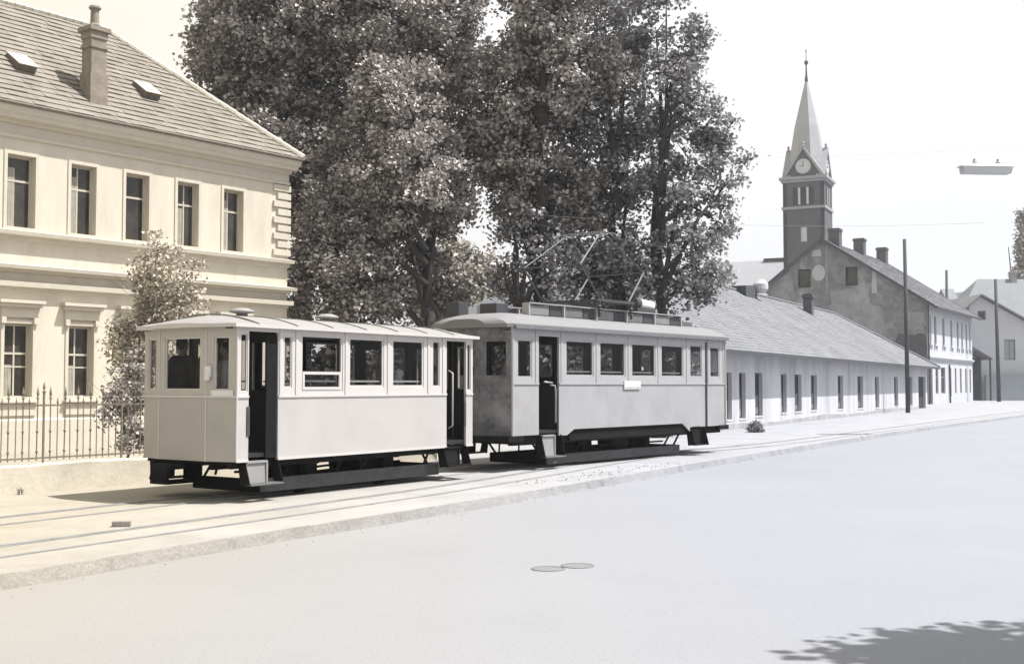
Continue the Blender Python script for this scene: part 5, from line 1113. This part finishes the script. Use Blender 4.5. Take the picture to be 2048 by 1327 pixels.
# ---------------------------------------------------------------- poles, lamp, wires, covers, stone
def pole(px0, py0, px1, py1, label, Y=None, r=.15):
    b = gnd(px1, py1) if Y is None else at(px1, py1, Y); b.z = 0 if Y is None else 0
    t = at(px0, py0, b.y); mb = MB(); mb.tube([(0, 0, -.1), ((t.x - b.x) * .5, 0, t.z * .5), (t.x - b.x, 0, t.z)], [r, r * .88, r * .72], 10)
    o = mb.build('utility_pole', 'wood_pole', smooth=True); o.location = (b.x, b.y, 0); return tag(o, label, 'pole', 'wooden poles along the street')
pole(1809, 478, 1816, 825, 'thick dark wooden pole standing before the end of the long low house', r=.14)
pole(1991, 558, 1998, 803, 'wooden pole in front of the pale house at the right edge', Y=119, r=.2)
pole(1893, 540, 1895, 795, 'wooden pole whose top shows above the roof of the stained gabled house', Y=140, r=.2)
lp = thing('street_lamp', 'long white lamp housing hanging over the road from a wire', 'street lamp', at(1971, 348, 41), R(5)); lp.scale = (1.82,) * 3
m1 = MB(); hl = .54; m1.prism([(-hl + .07, -.10, 0), (hl - .07, -.10, 0), (hl - .04, -.13, .13), (-hl + .04, -.13, .13)], (0, .2, 0)); m1.build('diffuser', 'lamp_white', lp, bevel=.01)
m1 = MB(); m1.prism([(-hl, -.14, .13), (hl, -.14, .13), (hl - .08, -.06, .20), (-hl + .08, -.06, .20)], (0, .26, 0)); m1.build('housing', 'lamp_white', lp, bevel=.01)
for x in (-.22, .25): m1 = MB(); m1.lathe((x, 0, .19), [(.04, 0), (.05, .03), (.02, .06), (.02, .1)], 10); m1.build('hanger', 'steel', lp)
def wire(label, a, b, sag, r=.002, n=14):
    a = Vector(a); b = Vector(b); mb = MB(); mb.tube([a.lerp(b, i / n) - Vector((0, 0, sag * 4 * (i / n) * (1 - i / n))) for i in range(n + 1)], r, 5)
    return tag(mb.build('overhead_wire', 'steel'), label, 'wire', 'overhead wires')
wire('thin span wire holding the hanging street lamp over the road', (-2.0, 44.6, 10.2), (34.7, 37.2, 10.6), .45, .002)
cw_ = MB(); cp_ = [(p[0], p[1], 5.255) for p in main if -8 < p[1] < 225]; cw_.tube(cp_, .0015, 5); tag(cw_.build('overhead_wire', 'steel'), 'tram contact wire running above the rails over the pantograph', 'wire', 'overhead wires')
wire('thin wire strung low through the trees from the cream building corner', (-7.0, 37.0, 7.9), (16.5, 41, 7.4), .5, .004)
for i, (px, py) in enumerate(((1096, 1137), (1155, 1131))):
    p = gnd(px, py, -.13); o = thing('manhole_cover', None, None, (p.x, p.y, -.129)); c = MB(); c.lathe((0, 0, 0), [(.152, 0), (.15, .004), (.01, .005)], 28); c.build('lid', 'cover_dust', o)
    c = MB(); n_ = 32; vs_ = []
    for (r_, z_) in ((.175, .001), (.172, .006), (.155, .0065), (.153, .001)): vs_ += [(r_ * math.cos(2 * math.pi * k / n_), r_ * math.sin(2 * math.pi * k / n_), z_) for k in range(n_)]
    c.add(vs_, [(j * n_ + k, j * n_ + (k + 1) % n_, (j + 1) * n_ + (k + 1) % n_, (j + 1) * n_ + k) for j in range(3) for k in range(n_)]); c.build('rim', 'iron_cover', o)
    tag(o, ['left of the two small round covers set in the road', 'right of the two small round covers set in the road'][i], 'manhole cover', 'round covers in the road')
c = MB(); c.box((-.11, -.055, 0), (.11, .055, .065)); o = c.build('loose_brick', 'brick_stone', bevel=.008); p = gnd(243, 1052); o.location = (p.x, p.y, .002); o.rotation_euler = (0, 0, R(12)); tag(o, 'single brick lying on the tramway near the rails', 'brick')

# ---------------------------------------------------------------- haze
hm = bpy.data.materials.new('haze'); hm.use_nodes = True; N = hm.node_tree.nodes; N.remove(N['Principled BSDF'])
pv = N.new('ShaderNodeVolumePrincipled'); pv.inputs['Color'].default_value = (.93, .95, 1, 1); pv.inputs['Density'].default_value = HAZE; pv.inputs['Anisotropy'].default_value = .3
hm.node_tree.links.new(pv.outputs[0], N['Material Output'].inputs['Volume']); MATS['haze'] = hm
hb = MB(); hb.box((-950, -950, -3), (950, 950, 60)); tag(hb.build('haze', 'haze'), 'pale summer haze filling the air over the street', 'haze', kind='stuff')
